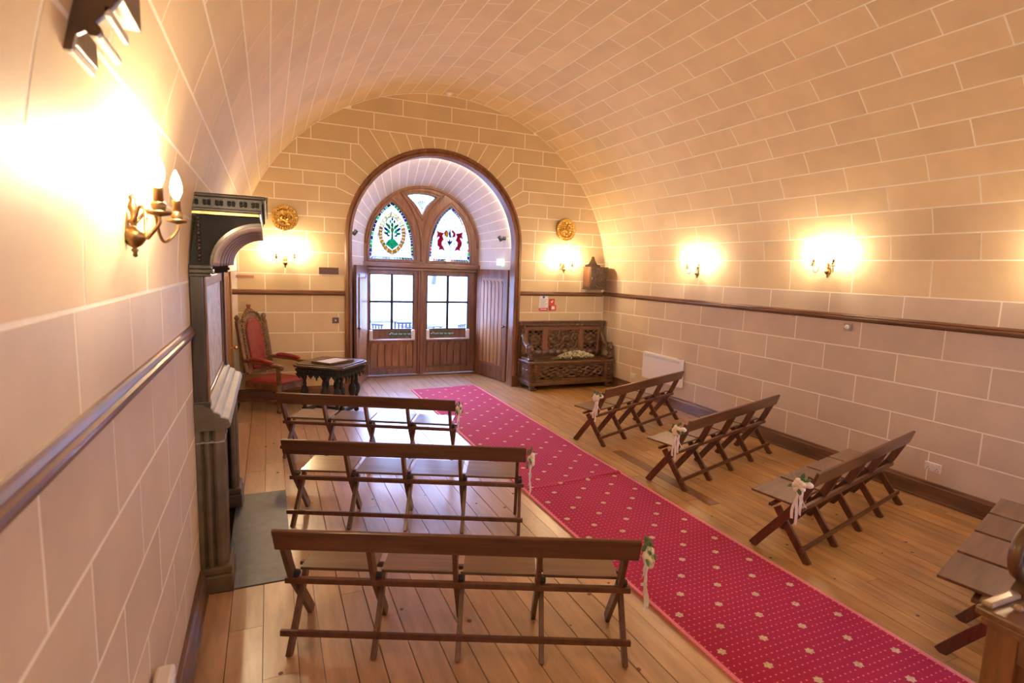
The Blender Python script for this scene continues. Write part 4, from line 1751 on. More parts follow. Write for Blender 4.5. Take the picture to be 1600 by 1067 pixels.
# ------------------------------------------------------------------ wall sconces
def make_sconce(label, arms=2, sp=.125, reach=.115):
    """wall on -x side: back plate at x=0, arms come out along +x; local y along wall"""
    t = thing('wall_sconce', label, 'lamp', (0, 0, 0), 0, 'candle sconces round the walls')
    # backplate
    MB().lathe([(.0, 0), (.03, .001), (.034, .006), (.026, .014), (.0, .016)], (0, 0, 0), 18, 'X').build('back_plate', BRASSD, t, smooth=True).scale = (1, .9, 2.0)
    body = MB()
    body.lathe([(.002, -.115), (.008, -.11), (.006, -.10), (.012, -.092), (.006, -.084), (.020, -.075), (.034, -.055), (.036, -.042), (.028, -.028), (.012, -.018), (.009, -.008), (.016, .0), (.009, .01), (.010, .03), (.016, .045), (.012, .06), (.008, .07), (.013, .08), (.003, .09)], (.03, 0, 0), 16)
    body.build('baluster', BRASSD, t, smooth=True)
    ys = (-sp, sp)
    for y in ys:
        x1 = reach
        P = smooth_poly3([(.035, y*.1, .0), (.06, y*.35, .045), (.078, y*.5, .03), (.082, y*.62, -.025), (.09, y*.8, -.055), (.105, y*.97, -.045), (x1, y, -.01), (x1, y, .015)])
        arm = MB().tube(P, .0055, 8).build('arm', BRASSD, t, smooth=True)
        MB().lathe([(.004, .01), (.03, .016), (.036, .022), (.034, .026), (.016, .026), (.018, .03), (.022, .045), (.020, .05), (.014, .055), (.004, .056)], (x1, y, 0), 16).build('drip_pan', BRASSD, t, smooth=True)
        MB().lathe([(.014, .05), (.0135, .088), (.016, .092), (.010, .098), (.004, .099)], (x1, y, 0), 12).build('candle_tube', BRASS, t, smooth=True)
        MB().lathe([(.006, .099), (.012, .108), (.018, .125), (.0195, .14), (.017, .158), (.011, .178), (.005, .192), (.001, .2)], (x1, y, 0), 10).build('bulb', BULBM, t, smooth=True)
    return t


def smooth_poly3(pts, k=4):
    out = []
    n = len(pts)
    for i in range(n-1):
        p0, p1, p2, p3 = [Vector(q) for q in (pts[max(i-1, 0)], pts[i], pts[i+1], pts[min(i+2, n-1)])]
        for j in range(k):
            t = j/k
            out.append(.5*((2*p1)+(-p0+p2)*t+(2*p0-5*p1+4*p2-p3)*t*t+(-p0+3*p1-3*p2+p3)*t**3))
    out.append(Vector(pts[-1]))
    return out


ZSC = 2.20
scn = make_sconce('brass twin candle sconce on the left wall near the camera, bulbs in close view', sp=.185, reach=.13)
scn.location = (XL, 2.185, 2.215)
sc0 = make_sconce('brass twin candle sconce half hidden behind the chimneypiece canopy')
sc0.location = (XL+.005, 6.05, ZSC)
dup(sc0, (XL, -.9, ZSC), 0, 'unseen brass twin candle sconce added for fill on the left wall behind the camera')  # added out of view to raise the room's ambient light
dup(sc0, (.235, YF, 2.14), -PI/2, 'brass twin candle sconce on the far wall left of the door, under a brass plate')
dup(sc0, (5.0, YF, 2.19), -PI/2, 'brass twin candle sconce on the far wall above the settle, under a brass plate')
dup(sc0, (XR, 6.55, 2.19), PI, 'brass twin candle sconce on the right wall nearer the far corner')
dup(sc0, (XR, 4.42, 2.25), PI, 'brass twin candle sconce on the right wall above the thermostat')
dup(sc0, (XR, 2.12, 2.22), PI, 'brass twin candle sconce on the right wall just outside the right edge')
dup(sc0, (XR, -.1, 2.22), PI, 'unseen brass twin candle sconce added for fill on the right wall behind the camera')  # another unseen lamp added to lift the ambience from behind

# ------------------------------------------------------------------ brass plates
random.seed(5)


def brass_plate(x, z, r, seed, label):
    t = thing('brass_wall_plate', label, 'wall decoration', (x, YF-.03, z), 0, 'embossed brass plates on the far wall')
    rnd = random.Random(seed)
    bl_ = [(rnd.uniform(0, .60), rnd.uniform(0, 2*PI), rnd.uniform(.08, .15), rnd.uniform(.5, 1)) for _ in range(22)]

    def hgt(rr, a):
        u, v = rr*cos(a), rr*sin(a)
        h = .02+.010*(1 if rr > .97 else 0)
        if .68 < rr < .95:
            h += .013*abs(sin(a*14))*sin((rr-.68)/.27*PI)
        elif rr <= .66:
            h -= .006
            for (br_, ba, bs, bh) in bl_:
                d2 = (u-br_*cos(ba))**2+(v-br_*sin(ba))**2
                h += .028*bh*math.exp(-d2/(bs*bs)*3)
        return h
    vs, fs = [(0, -hgt(0, 0), 0)], []
    NRr, NAa = 16, 84
    for i in range(1, NRr+1):
        rr = i/NRr
        for j in range(NAa):
            a = 2*PI*j/NAa
            k = 1+.015*sin(a*28)*(1 if rr > .99 else 0)
            vs.append((r*rr*k*cos(a), -hgt(rr, a), r*rr*k*sin(a)))
    for j in range(NAa):
        fs.append((0, 1+(j+1) % NAa, 1+j))
    for i in range(NRr-1):
        for j in range(NAa):
            a, b = 1+i*NAa+j, 1+i*NAa+(j+1) % NAa
            fs.append((a, b, b+NAa, a+NAa))
    base = len(vs)
    for j in range(NAa):
        a = 2*PI*j/NAa
        vs.append((r*cos(a), .0, r*sin(a)))
    for j in range(NAa):
        a, b = 1+(NRr-1)*NAa+j, 1+(NRr-1)*NAa+(j+1) % NAa
        fs.append((a, b, base+(j+1) % NAa, base+j))
    fs.append(tuple(range(base, base+NAa)))
    MB().add(vs, fs).build('dish', GOLD, t, smooth=True)
    MB().box(-.01, .01, 0, .03, -.01, .01).build('mounting_peg', GOLD, t)
    pts = [(r*.67*cos(2*PI*j/48), -.018, r*.67*sin(2*PI*j/48)) for j in range(48)]
    MB().tube(pts, .006, 6, True).build('bead_ring', GOLD, t, smooth=True)


brass_plate(.235, 2.757, .185, 1, 'round embossed brass plate on the far wall left of the door')
brass_plate(5.0, 2.865, .195, 2, 'round embossed brass plate on the far wall above the settle')


# ------------------------------------------------------------------ throne chair
def relief(mb, x0, x1, z0, z1, y, depth, nx, nz, fn):
    """carved relief grid facing -y"""
    mb.grid(nx, nz, lambda u, v: (x0+(x1-x0)*u, y-depth*fn(u, v), z0+(z1-z0)*v))
    return mb


def scrollwork(u, v, k=3, asp=3.):
    """mirror-symmetric leafy relief 0..1"""
    m = abs(u-.5)*2
    e = min(u, 1-u, (v)/asp*1.0+0, (1-v)/asp)
    h = 0
    for i in range(k):
        cx = (i+.5)/k
        dx, dz = (m-cx)*asp/2*1., (v-.5)
        r = math.hypot(dx*1.4, dz*1.4)
        a = math.atan2(dz*(1 if i % 2 else -1), dx)
        s = sin(a*1+r*16)
        h = max(h, max(0, s)*max(0, 1-r*1.7))
        h = max(h, max(0, 1-r*7))
    lf_ = max(0, sin(m*22+v*4)*sin(v*19-m*3))*.55
    h = max(h, lf_)
    h *= min(1, e*25)
    return h


cz_ = thing('throne_chair', 'tall carved throne armchair with red leather seat, by the far left wall', 'chair', (.06, 8.60, 0), math.radians(-41))
# local: +x forward, y sideways (width), z up
SW, SDp = .26, .28
for sy in (-1, 1):
    # back posts with finials
    MB().beam((-SDp, sy*SW, 0), (-SDp+.0, sy*SW, .55), .05, .055).build('leg', CHAIRW, cz_, bevel=.008)
    MB().beam((-SDp, sy*SW, .52), (-SDp-.13, sy*SW, 1.24), .05, .055, up=(1, 0, 0)).build('back_post', CHAIRW, cz_, bevel=.008)
    MB().lathe([(.02, 1.23), (.034, 1.245), (.02, 1.26), (.03, 1.28), (.036, 1.30), (.024, 1.325), (.006, 1.345)], (-SDp-.135, sy*SW, 0), 12).build('finial', CHAIRW, cz_, smooth=True)
    # front legs, turned
    MB().lathe([(.026, 0), (.036, .01), (.036, .04), (.02, .06), (.028, .1), (.034, .16), (.024, .24), (.032, .28), (.034, .30), (.034, .40)], (SDp, sy*SW, 0), 12).build('leg', CHAIRW, cz_, smooth=True)
    MB().beam((SDp, sy*SW, .40), (SDp-.01, sy*SW, .66), .045, .05).build('arm_post', CHAIRW, cz_, bevel=.008)
    # arms
    P = smooth_poly3([(-SDp-.03, sy*SW, .70), (-.1, sy*(SW+.015), .69), (.1, sy*(SW+.02), .685), (.22, sy*(SW+.02), .665), (.30, sy*(SW+.02), .665), (.345, sy*(SW+.02), .63)])
    n = len(P)
    MB().tube(P, [.022+.006*sin(i/n*PI) for i in range(n)], 10).build('arm', CHAIRW, cz_, smooth=True)
    MB().ball((.335, sy*(SW+.02), .65), .04, 12, 8, (1.1, .9, 1)).build('arm_scroll', CHAIRW, cz_, smooth=True)
    P = smooth_poly3([(-.20, sy*(SW+.01), .722), (-.05, sy*(SW+.015), .728), (.15, sy*(SW+.02), .705), (.2, sy*(SW+.02), .69)])
    o = MB().tube(P, [.022, .03, .034, .034, .034, .034, .034, .034, .034, .034, .032, .028, .02][:len(P)], 10).build('arm_pad', REDLEATHER, cz_, smooth=True)
    MB().beam((-SDp, sy*SW, .36), (SDp, sy*SW, .36), .03, .09).build('seat_rail', CHAIRW, cz_, bevel=.006)
    MB().beam((-SDp, sy*SW, .14), (SDp, sy*SW, .14), .025, .035).build('stretcher', CHAIRW, cz_, bevel=.004)
for sx in (-1, 1):
    MB().box(sx*SDp-.018, sx*SDp+.018, -SW, SW, .31, .41).build('seat_rail', CHAIRW, cz_, bevel=.006)
# seat cushion
mb = MB()


def seatf(u, v):
    x, y = -SDp+.02+u*(2*SDp), -SW+.005+v*(2*SW-.01)
    e = min(u, 1-u, v, 1-v)
    return (x, y, .415+.055*min(1, (e*5))**.5)


mb.grid(16, 16, seatf)
mb.box(-SDp+.02, SDp+.02, -SW+.005, SW-.005, .40, .416)
mb.build('seat', REDLEATHER, cz_, smooth=True)


# back frame: tall pointed board with padded panel
def backpt(y, z, d=0.):
    k = (z-.52)/(1.24-.52)
    return (-SDp-.13*k+d, y, z)


outb = [(-SW+.02, .50), (-SW+.02, 1.20)]+smooth_poly([(-SW+.02, 1.20), (-.18, 1.27), (-.13, 1.29), (-.09, 1.37), (-.04, 1.42), (0, 1.43)])[1:]
outb += [(-y, z) for y, z in outb[::-1]][1:]
MB().prism(outb, lambda u, v, d: backpt(u, v, d), -.022, .018).build('back_frame', CHAIRW, cz_, bevel=.006)
pad = [(-.13, .56), (-.145, .8), (-.155, 1.05), (-.14, 1.16), (-.10, 1.235), (-.05, 1.27), (0, 1.28)]
pad = smooth_poly(pad, 3)
pad += [(-y, z) for y, z in pad[::-1]][1:]
mb = MB()
cpd = (0, .92)
for k, (sc_, dd) in enumerate(((1, .018), (1, .03), (.93, .042), (.7, .05), (.35, .053))):
    mb.v += [tuple(backpt(u*sc_, cpd[1]+(v-cpd[1])*sc_, dd)) for u, v in pad]
n = len(pad)
for k in range(4):
    for i in range(n):
        mb.f.append((k*n+i, k*n+(i+1) % n, (k+1)*n+(i+1) % n, (k+1)*n+i))
mb.f.append(tuple(4*n+i for i in range(n)))
mb.build('back_pad', REDLEATHER, cz_, smooth=True)
st = MB()
for i in range(0, n):
    u, v = pad[i]
    st.ball(backpt(u*1.13, .92+(v-.92)*1.03, .024), .009, 6, 4)
o = st.build('brass_studs', STUD, cz_, smooth=True)
# carved crest and side cresting
cr = MB()
for i in range(15):
    a = i/14*PI
    cr.ball(backpt(-.17*cos(a), 1.25+.13*sin(a), .02), .022, 8, 5)
cr.build('carved_crest', CHAIRW, cz_, smooth=True)
MB().lathe([(.02, 0), (.034, .012), (.02, .025), (.036, .045), (.03, .07), (.012, .085), (.003, .09)], (-SDp-.165, 0, 1.41), 12).build('finial', CHAIRW, cz_, smooth=True)
for sy in (-1, 1):
    c2 = MB()
    for i in range(14):
        c2.ball(backpt(sy*.205, .60+i*.045, .02), .018, 6, 5, (1, .8, 1.2))
    c2.build('carved_border', CHAIRW, cz_, smooth=True)

# ------------------------------------------------------------------ carved table
tb = thing('carved_table', 'square dark carved table with pendant frieze on turned legs, left of door', 'table', (.775, 8.0, 0), math.radians(52))
HW = .355
c_ = .05


def oct_(w, c):
    return [(-w+c, -w), (w-c, -w), (w, -w+c), (w, w-c), (w-c, w), (-w+c, w), (-w, w-c), (-w, -w+c)]


MB().prism(oct_(HW+.03, .07), lambda u, v, d: (u, v, d), .705, .735).build('table_top', DARKW, tb, bevel=.008)
MB().prism(oct_(HW, .06), lambda u, v, d: (u, v, d), .735, .75).build('top_field', DARKW, tb, bevel=.005)
MB().prism(oct_(HW-.01, .06), lambda u, v, d: (u, v, d), .60, .705).build('frieze', BLACKW, tb, bevel=.005)
for s_ in range(4):
    a = s_*PI/2
    R_ = Matrix.Rotation(a, 4, 'Z')
    for i in range(7):
        x = -.27+i*.09
        m_ = MB()
        hgt_ = .05 if i % 2 else .03
        m_.prism([(x-.035, .605), (x-.03, .585), (x-.012, .575), (x, .60-hgt_-.02), (x+.012, .575), (x+.03, .585), (x+.035, .605)], lambda u, v, d: R_ @ Vector((u, d, v)), -HW+.0, -HW+.02)
        m_.build('pendant', BLACKW, tb, bevel=.003)
    m_ = MB()
    for i in range(14):
        x = -.29+i*.0446
        m_.ball(R_ @ Vector((x, -HW+.006, .655)), .017, 6, 5, (1, 1, 1.5))
    m_.build('carved_band', BLACKW, tb, smooth=True)
tl_ = [(.022, 0), (.04, .012), (.04, .03), (.02, .045), (.03, .07), (.018, .10), (.022, .14), (.045, .20), (.055, .25), (.045, .30), (.02, .34), (.026, .36), (.018, .40), (.030, .46), (.034, .50), (.024, .53), (.034, .56), (.034, .60)]
for sx in (-1, 1):
    for sy in (-1, 1):
        for q in (0, 1):
            px, py = sx*(.25 if q else .14), sy*(.25)
            if q == 0 and sy > 0:
                px, py = sx*.25, 0.06*sx
            MB().lathe([(r_, z_+.10) if z_ < .5 else (r_, .60 if z_ > .59 else z_+.04) for r_, z_ in tl_], (px, py, 0), 12).build('leg', BLACKW, tb, smooth=True)
MB().beam((-.28, -.25, .085), (.28, -.25, .085), .07, .04).build('foot_rail', BLACKW, tb, bevel=.01)
MB().beam((-.28, .25, .085), (.28, .25, .085), .07, .04).build('foot_rail', BLACKW, tb, bevel=.01)
MB().beam((0, -.25, .085), (0, .25, .085), .06, .035).build('foot_rail', BLACKW, tb, bevel=.01)
for sx in (-1, 1):
    for sy in (-1, 1):
        MB().ball((sx*.25, sy*.25, .035), .036, 10, 6, (1, 1, .95)).build('foot', BLACKW, tb, smooth=True)
# glazed frame lying on the table
fm = thing('glazed_display_frame', 'dark wooden frame with a glass top painted with a blue-white reflection, lying on the carved table', 'picture frame', (.79, 7.90, .7505), math.radians(40))
fw, fh = .23, .17
m_ = MB()
for (a, b, c, d) in ((-fw, fw, -fh, -fh+.03), (-fw, fw, fh-.03, fh), (-fw, -fw+.03, -fh+.03, fh-.03), (fw-.03, fw, -fh+.03, fh-.03)):
    m_.box(a, b, c, d, 0, .034)
m_.build('frame', DARKW, fm, bevel=.004)
MB().box(-fw+.03, fw-.03, -fh+.03, fh-.03, .0, .020).build('sheet', WHITES, fm)
MB().box(-fw+.028, fw-.028, -fh+.028, fh-.028, .022, .026).build('glass', GLASS_REFL, fm)

# ------------------------------------------------------------------ carved settle
SX0, SX1 = 4.13, 5.86
se = thing('carved_settle', 'carved dark oak settle with lidded box seat in the far right corner', 'bench', ((SX0+SX1)/2, 8.80, 0))
os_ = ((SX0+SX1)/2, 8.80, 0)
YFs, YBs = 8.55, 9.03
MB(os_).box(SX0+.02, SX1-.02, YFs+.03, YBs, .14, .48).build('box', SETTLEW, se)
MB(os_).box(SX0-.02, SX1+.02, YFs-.02, YBs, .48, .52).build('seat_lid', SETTLEW, se, bevel=.01)
MB(os_).box(SX0-.005, SX1+.005, YFs-.005, YBs, .09, .14).box(SX0+.005, SX1-.005, YFs+.008, YBs, .14, .16).build('base_moulding', SETTLEW, se, bevel=.01)
# front: stiles, rails, carved panel
for (a, b) in ((SX0+.0, SX0+.19), (SX1-.19, SX1-.0)):
    MB(os_).box(a, b, YFs+.005, YFs+.03, .15, .48).build('front_stile', SETTLEW, se, bevel=.004)
    r_ = MB(os_)
    for i in range(6):
        r_.ball(((a+b)/2, YFs+.0, .185+i*.052), .035 if i % 2 else .028, 8, 5, (1.2, .6, .8))
    r_.build('carved_bracket', SETTLEW, se, smooth=True)
MB(os_).box(SX0+.19, SX1-.19, YFs+.012, YFs+.03, .43, .48).box(SX0+.19, SX1-.19, YFs+.012, YFs+.03, .15, .20).build('front_rail', SETTLEW, se, bevel=.004)
relief(MB(os_), SX0+.21, SX1-.21, .20, .43, YFs+.03, .045, 150, 30, lambda u, v: scrollwork(u, v, 3, 5.)).build('carved_front_panel', SETTLEW, se, smooth=True)
for sx, x in ((-1, SX0+.02), (1, SX1-.02)):
    mbb = MB(os_)
    mbb.grid(30, 30, lambda u, v: (x+sx*.018*scrollwork(u, v, 1, 1.3), YFs+.06+u*.36, .18+v*.27))
    mbb.build('carved_end_panel', SETTLEW, se, smooth=True)
# feet
for x in (SX0+.09, SX1-.09):
    for y in (YFs+.05, YBs-.08):
        m_ = MB(os_)
        for dx in (-.045, -.015, .015, .045):
            m_.ball((x+dx, y-.02, .028), .026, 8, 5, (.7, 1.4, 1))
        m_.ball((x, y+.02, .055), .055, 10, 6, (1.1, 1, .85))
        m_.build('paw_foot', SETTLEW, se, smooth=True)
# back
MB(os_).box(SX0+.0, SX1-.0, YBs-.05, YBs, .50, 1.13).build('back_board', SETTLEW, se)
MB(os_).box(SX0-.03, SX1+.03, YBs-.10, YBs+.01, 1.175, 1.20).box(SX0-.015, SX1+.015, YBs-.08, YBs+.01, 1.15, 1.175).build('cresting_top', SETTLEW, se, bevel=.006)
relief(MB(os_), SX0-.01, SX1+.01, 1.09, 1.155, YBs-.068, .018, 160, 6, lambda u, v: abs(sin(u*PI*17))*sin(v*PI)).build('carved_cresting', SETTLEW, se, smooth=True)
xs_ = [SX0+.02, SX0+.12, SX0+.44, SX0+.53, SX1-.53, SX1-.44, SX1-.12, SX1-.02]
for a, b in ((xs_[0], xs_[1]), (xs_[2], xs_[3]), (xs_[4], xs_[5]), (xs_[6], xs_[7])):
    MB(os_).box(a, b, YBs-.075, YBs-.05, .64, 1.09).build('back_stile', OAK, se, bevel=.005)
MB(os_).box(SX0+.02, SX1-.02, YBs-.078, YBs-.05, 1.04, 1.09).build('back_rail', OAKH, se, bevel=.005)
relief(MB(os_), SX0+.03, SX1-.03, .56, .66, YBs-.062, .02, 120, 6, lambda u, v: abs(sin(u*PI*12))*sin(v*PI)).build('gadrooned_rail', SETTLEW, se, smooth=True)


def medallion(u, v):
    dx, dz = (u-.5)*1.0, (v-.5)*1.35
    r = math.hypot(dx, dz)
    h = .9*max(0, 1-abs(r-.27)*9)+.8*max(0, 1-r*5.5)
    h = max(h, .6*max(0, sin(v*30)*sin(u*17+1)))
    return h*min(1, 14*min(u, 1-u, v, 1-v))


relief(MB(os_), xs_[1], xs_[2], .66, 1.04, YBs-.050, .045, 40, 44, medallion).build('medallion_panel', SETTLEW, se, smooth=True)
relief(MB(os_), xs_[5], xs_[6], .66, 1.04, YBs-.050, .045, 40, 44, medallion).build('medallion_panel', SETTLEW, se, smooth=True)
relief(MB(os_), xs_[3], xs_[4], .66, 1.04, YBs-.050, .045, 90, 44, lambda u, v: max(scrollwork(u, v, 2, 2.0), .7*max(0, sin(u*40)*sin(v*21+2*sin(u*9)))*min(1, 10*min(v, 1-v)))).build('carved_centre_panel', SETTLEW, se, smooth=True)
for a, b in ((xs_[1], xs_[2]), (xs_[3], xs_[4]), (xs_[5], xs_[6])):
    m_ = MB(os_)
    m_.box(a, b, YBs-.07, YBs-.05, .66, .675).box(a, b, YBs-.07, YBs-.05, 1.025, 1.04).box(a, a+.015, YBs-.07, YBs-.05, .66, 1.04).box(b-.015, b, YBs-.07, YBs-.05, .66, 1.04)
    m_.build('panel_frame', OAK, se, bevel=.003)
# arms: carved beasts sketched as scrolls with mane and head
for sx, x in ((-1, SX0+.045), (1, SX1-.045)):
    m_ = MB(os_)
    m_.tube(smooth_poly3([(x, YBs-.06, .95), (x, YBs-.12, .90), (x, YBs-.20, .80), (x, YBs-.32, .75), (x, YFs+.10, .73)]), [.045]*17, 10)
    m_.ball((x, YFs+.09, .745), .068, 12, 8, (.85, 1, 1.05))
    m_.ball((x, YFs+.035, .725), .035, 10, 6, (.9, 1.1, .8))
    for k in range(10):
        a = k*2*PI/10
        m_.ball((x+.055*cos(a), YFs+.12, .745+.065*sin(a)), .026, 8, 5)
    for dx in (-.03, .03):
        m_.ball((x+dx, YFs+.085, .82), .016, 6, 4)
    m_.tube(smooth_poly3([(x, YFs+.10, .70), (x, YFs+.07, .62), (x, YFs+.11, .57), (x, YFs+.06, .53)]), [.05, .05, .045, .042, .04, .04, .04, .04, .045, .05, .05, .052, .055][:13], 10)
    for k in range(6):
        m_.ball((x, YFs+.05+.01*(k % 2), .56+k*.03), .032, 8, 5, (1, .8, .7))
    m_.build('carved_arm', SETTLEW, se, smooth=True)
    m_ = MB(os_)
    for k in range(13):
        m_.ball((x-sx*.0, YBs-.075, .80+k*.026), .030 if k % 2 else .022, 8, 5)
    m_.build('carved_post', SETTLEW, se, smooth=True)
    MB(os_).box(x-.028, x+.028, YFs+.06, YBs-.06, .515, .56).build('arm_base', SETTLEW, se, bevel=.006)

# dried flowers lying on the settle
random.seed(9)
df = thing('dried_flower_bundle', 'bundle of tiny white dried flowers lying on the carved settle', 'flowers', (5.16, 8.74, .521))
sm = MB()
fb = MB()
for k in range(760):
    u = random.uniform(-1, 1)
    x = u*.36
    w = .12*math.sqrt(1-min(1, u*u)*.8)
    y = random.uniform(-w, w)
    z = .02+random.uniform(0, 1)**.5*.135*(1-u*u*.75)*(1-abs(y/.14)**2*.6)
    fb.ball((x, y, z), random.uniform(.006, .0105), 5, 4)
    if k % 4 == 0:
        sm.tube([(x, y, z), (x-.07-random.uniform(0, .05), y*.8, max(.006, z*.6))], .0018, 4)
o = fb.build('blossoms', DRIED, df)
o['kind'] = 'stuff'
for k in range(7):
    sm.tube([(-.25, random.uniform(-.05, .05), .02), (-.48-random.uniform(0, .08), random.uniform(-.05, .05), .012)], .003, 5)
o = sm.build('stems', STEM, df)

# ------------------------------------------------------------------ wall cabinet
cb = thing('wall_cabinet', 'small dark carved cabinet with scrolled crest hung in the far right corner', 'cabinet', (5.60, YF, 1.79))
oc = (5.60, YF, 1.79)
cx0, cx1, cy0, cy1, cz0, cz1 = 5.43, 5.78, 8.80, 9.075, 1.79, 2.21
MB(oc).box(cx0, cx1, cy0+.02, cy1, cz0+.015, cz1-.015).build('carcass', DARKW, cb)
MB(oc).box(cx0-.015, cx1+.015, cy0-.0, cy1, cz1-.018, cz1).box(cx0-.015, cx1+.015, cy0, cy1, cz0, cz0+.018).build('moulding', DARKW, cb, bevel=.004)
MB(oc).box(cx0+.01, cx1-.01, cy0+.004, cy0+.02, cz0+.02, cz1-.02).build('door', DARKW, cb, bevel=.003)
dr = [o for o in cb.children if o.name.startswith('door')][0]
relief(MB(oc), cx0+.04, cx1-.04, cz0+.05, cz1-.05, cy0+.004, .014, 50, 56, lambda u, v: max(medallion(u, v), .6*max(0, sin(v*25)*sin(u*20)))).build('carved_door_panel', DARKW, dr, smooth=True)
MB(oc).box(cx0+.018, cx0+.028, cy0-.004, cy0+.006, 1.98, 2.02).build('escutcheon', BRASS, dr)
MB(oc).box(cx0-.006, cx0, cy0+.05, cy1-.03, cz0+.05, cz1-.05).build('side_panel', OAK, cb, bevel=.004)
crs = [(5.44, 2.21), (5.44, 2.24), (5.455, 2.245)]+smooth_poly([(5.455, 2.245), (5.51, 2.26), (5.55, 2.31), (5.575, 2.36)])[1:]+[(5.578, 2.38), (5.59, 2.40), (5.605, 2.405)]
crs += [(2*5.605-x, z) for x, z in crs[::-1]][1:]
MB(oc).prism(crs, lambda u, v, d: (u, d, v), cy1-.04, cy1-.015).build('crest', DARKW, cb, bevel=.003)
sn = MB((5.83, YF-.05, 1.75)).box(5.81, 5.85, YF-.06, YF-.028, 1.745, 1.785).build('wall_sensor', WHITEP, bevel=.004, loc=(5.83, YF-.05, 1.75))
tag(sn, 'tiny white box sensor on the rail under the wall cabinet', 'sensor')

# ------------------------------------------------------------------ small wall fittings
# notices right of the door
nt1 = thing('fire_action_notice', 'white printed notice with a red foot on the far wall above the settle', 'sign', (4.62, YF, 1.50))
on = (4.62, YF, 1.50)
MB(on).box(4.53, 4.71, YF-.004, YF, 1.43, 1.65).build('sheet', WHITES, nt1)
MB(on).box(4.53, 4.71, YF-.005, YF, 1.375, 1.43).build('red_band', REDS, nt1)
MB(on).lathe([(.022, -.006), (.022, -.0)], (4.62, YF, 1.625), 14, 'Y').build('blue_disc', BLUES, nt1)
for i in range(6):
    MB(on).box(4.55, 4.69-(i % 3)*.02, YF-.0052, YF-.004, 1.58-i*.026, 1.588-i*.026).build('print_line', GREYT, nt1)
MB(on).box(4.55, 4.69, YF-.0062, YF-.005, 1.395, 1.41).build('print_line', WHITES, nt1)
nt2 = thing('fire_alarm_point', 'red fire alarm call point under a red and white sign', 'alarm', (4.79, YF, 1.5))
on = (4.79, YF, 1.5)
MB(on).box(4.735, 4.85, YF-.004, YF, 1.49, 1.60).build('sign_plate', REDS, nt2)
MB(on).prism([(4.78, 1.52), (4.80, 1.53), (4.82, 1.56), (4.805, 1.575), (4.79, 1.55), (4.765, 1.56)], lambda u, v, d: (u, d, v), YF-.0055, YF-.004).build('flame_mark', WHITES, nt2)
MB(on).box(4.735, 4.86, YF-.05, YF, 1.385, 1.485).build('box', REDS, nt2, bevel=.006)
MB(on).box(4.765, 4.83, YF-.053, YF-.05, 1.405, 1.465).build('glass', WHITES, nt2)
# left of the door
pq = MB((.86, YF, 1.99)).box(.715, 1.005, YF-.012, YF, 1.94, 2.045).build('name_plaque', mat('bronze_plaque', (.13, .07, .045), .4, .4, noise=60, var=.5, bump=.4), bevel=.003, loc=(.86, YF, 1.99))
tag(pq, 'small dark rectangular bronze plaque on the far wall left of the arch', 'plaque')
ag = MB((-.28, YF, 1.87)).box(-.44, -.20, YF-.006, YF, 1.855, 1.895).build('air_brick', mat('clay_vent', (.36, .17, .10), .7), loc=(-.28, YF, 1.87))
tag(ag, 'thin reddish clay vent strip on the far wall beside the side door', 'vent')
sw = thing('light_switch', 'dark bronze light switch on the far wall between chair and arch', 'switch', (.955, YF, 1.22))
MB((.955, YF, 1.22)).box(.905, 1.005, YF-.008, YF, 1.175, 1.265).build('plate', mat('bronze_switch', (.16, .10, .07), .35, .7), sw, bevel=.004)
MB((.955, YF, 1.22)).box(.943, .967, YF-.016, YF-.008, 1.205, 1.235).build('rocker', WHITES, sw, bevel=.003)
# thermostat on right wall
th = thing('thermostat', 'square metal thermostat dial under the dado rail of the right wall', 'thermostat', (XR, 4.11, 1.6))
MB((XR, 4.11, 1.6)).box(XR-.03, XR, 4.075, 4.155, 1.555, 1.64).build('box', mat('beige_metal', (.42, .36, .29), .4, .4), th, bevel=.005)
MB((XR, 4.11, 1.6)).lathe([(.001, -.05), (.018, -.048), (.024, -.035), (.026, -.03)], (XR, 4.115, 1.598), 16, 'X').build('dial', WHITEM, th, smooth=True)


def socket(y, z, label):
    t = thing('wall_socket', label, 'socket', (XR, y, z), 0, 'double sockets on the right wall')
    MB().box(-.010, 0, -.073, .073, -.043, .043).build('plate', WHITEP, t, bevel=.003)
    for s in (-1, 1):
        MB().box(-.016, -.010, s*.018-.008, s*.018+.008, .012, .03).build('rocker', WHITES, t, bevel=.002)
        for dy, dz in ((0, -.008), (-.012, -.026), (.012, -.026)):
            MB().box(-.0108, -.010, s*.04+dy-.003, s*.04+dy+.003, dz-.005, dz+.005).build('pin_hole', BLACKP, t)
    return t


socket(3.10, .33, 'white double socket low on the right wall beside the third bench')
socket(7.98, .31, 'white double socket low on the right wall left of the heater')


def heater(x, sgn, y0, y1, z0, z1, label):
    t = thing('panel_heater', label, 'heater', (x, (y0+y1)/2, z0))
    o_ = (x, (y0+y1)/2, z0)

    def bx(a, b, *r):
        a, b = x+sgn*a, x+sgn*b
        return (min(a, b), max(a, b), *r)
    MB(o_).box(*bx(.012, .075, y0, y1, z0, z1)).build('casing', WHITEP, t, bevel=.012)
    MB(o_).box(*bx(.0745, .078, y0+.03, y1-.03, z1-.075, z1-.03)).build('outlet_grille', WHITES, t)
    for i in range(5):
        MB(o_).box(*bx(.078, .079, y0+.035, y1-.035, z1-.070+i*.009, z1-.067+i*.009)).build('grille_slot', GREYT, t)
    MB(o_).box(*bx(.0, .012, y0+.1, y0+.2, z0+.1, z1-.1)).box(*bx(.0, .012, y1-.2, y1-.1, z0+.1, z1-.1)).build('bracket', GREY, t)
    MB(o_).box(*bx(.03, .06, y0+.03, y0+.10, z1, z1+.004)).build('control_strip', GREYT, t)
    return t


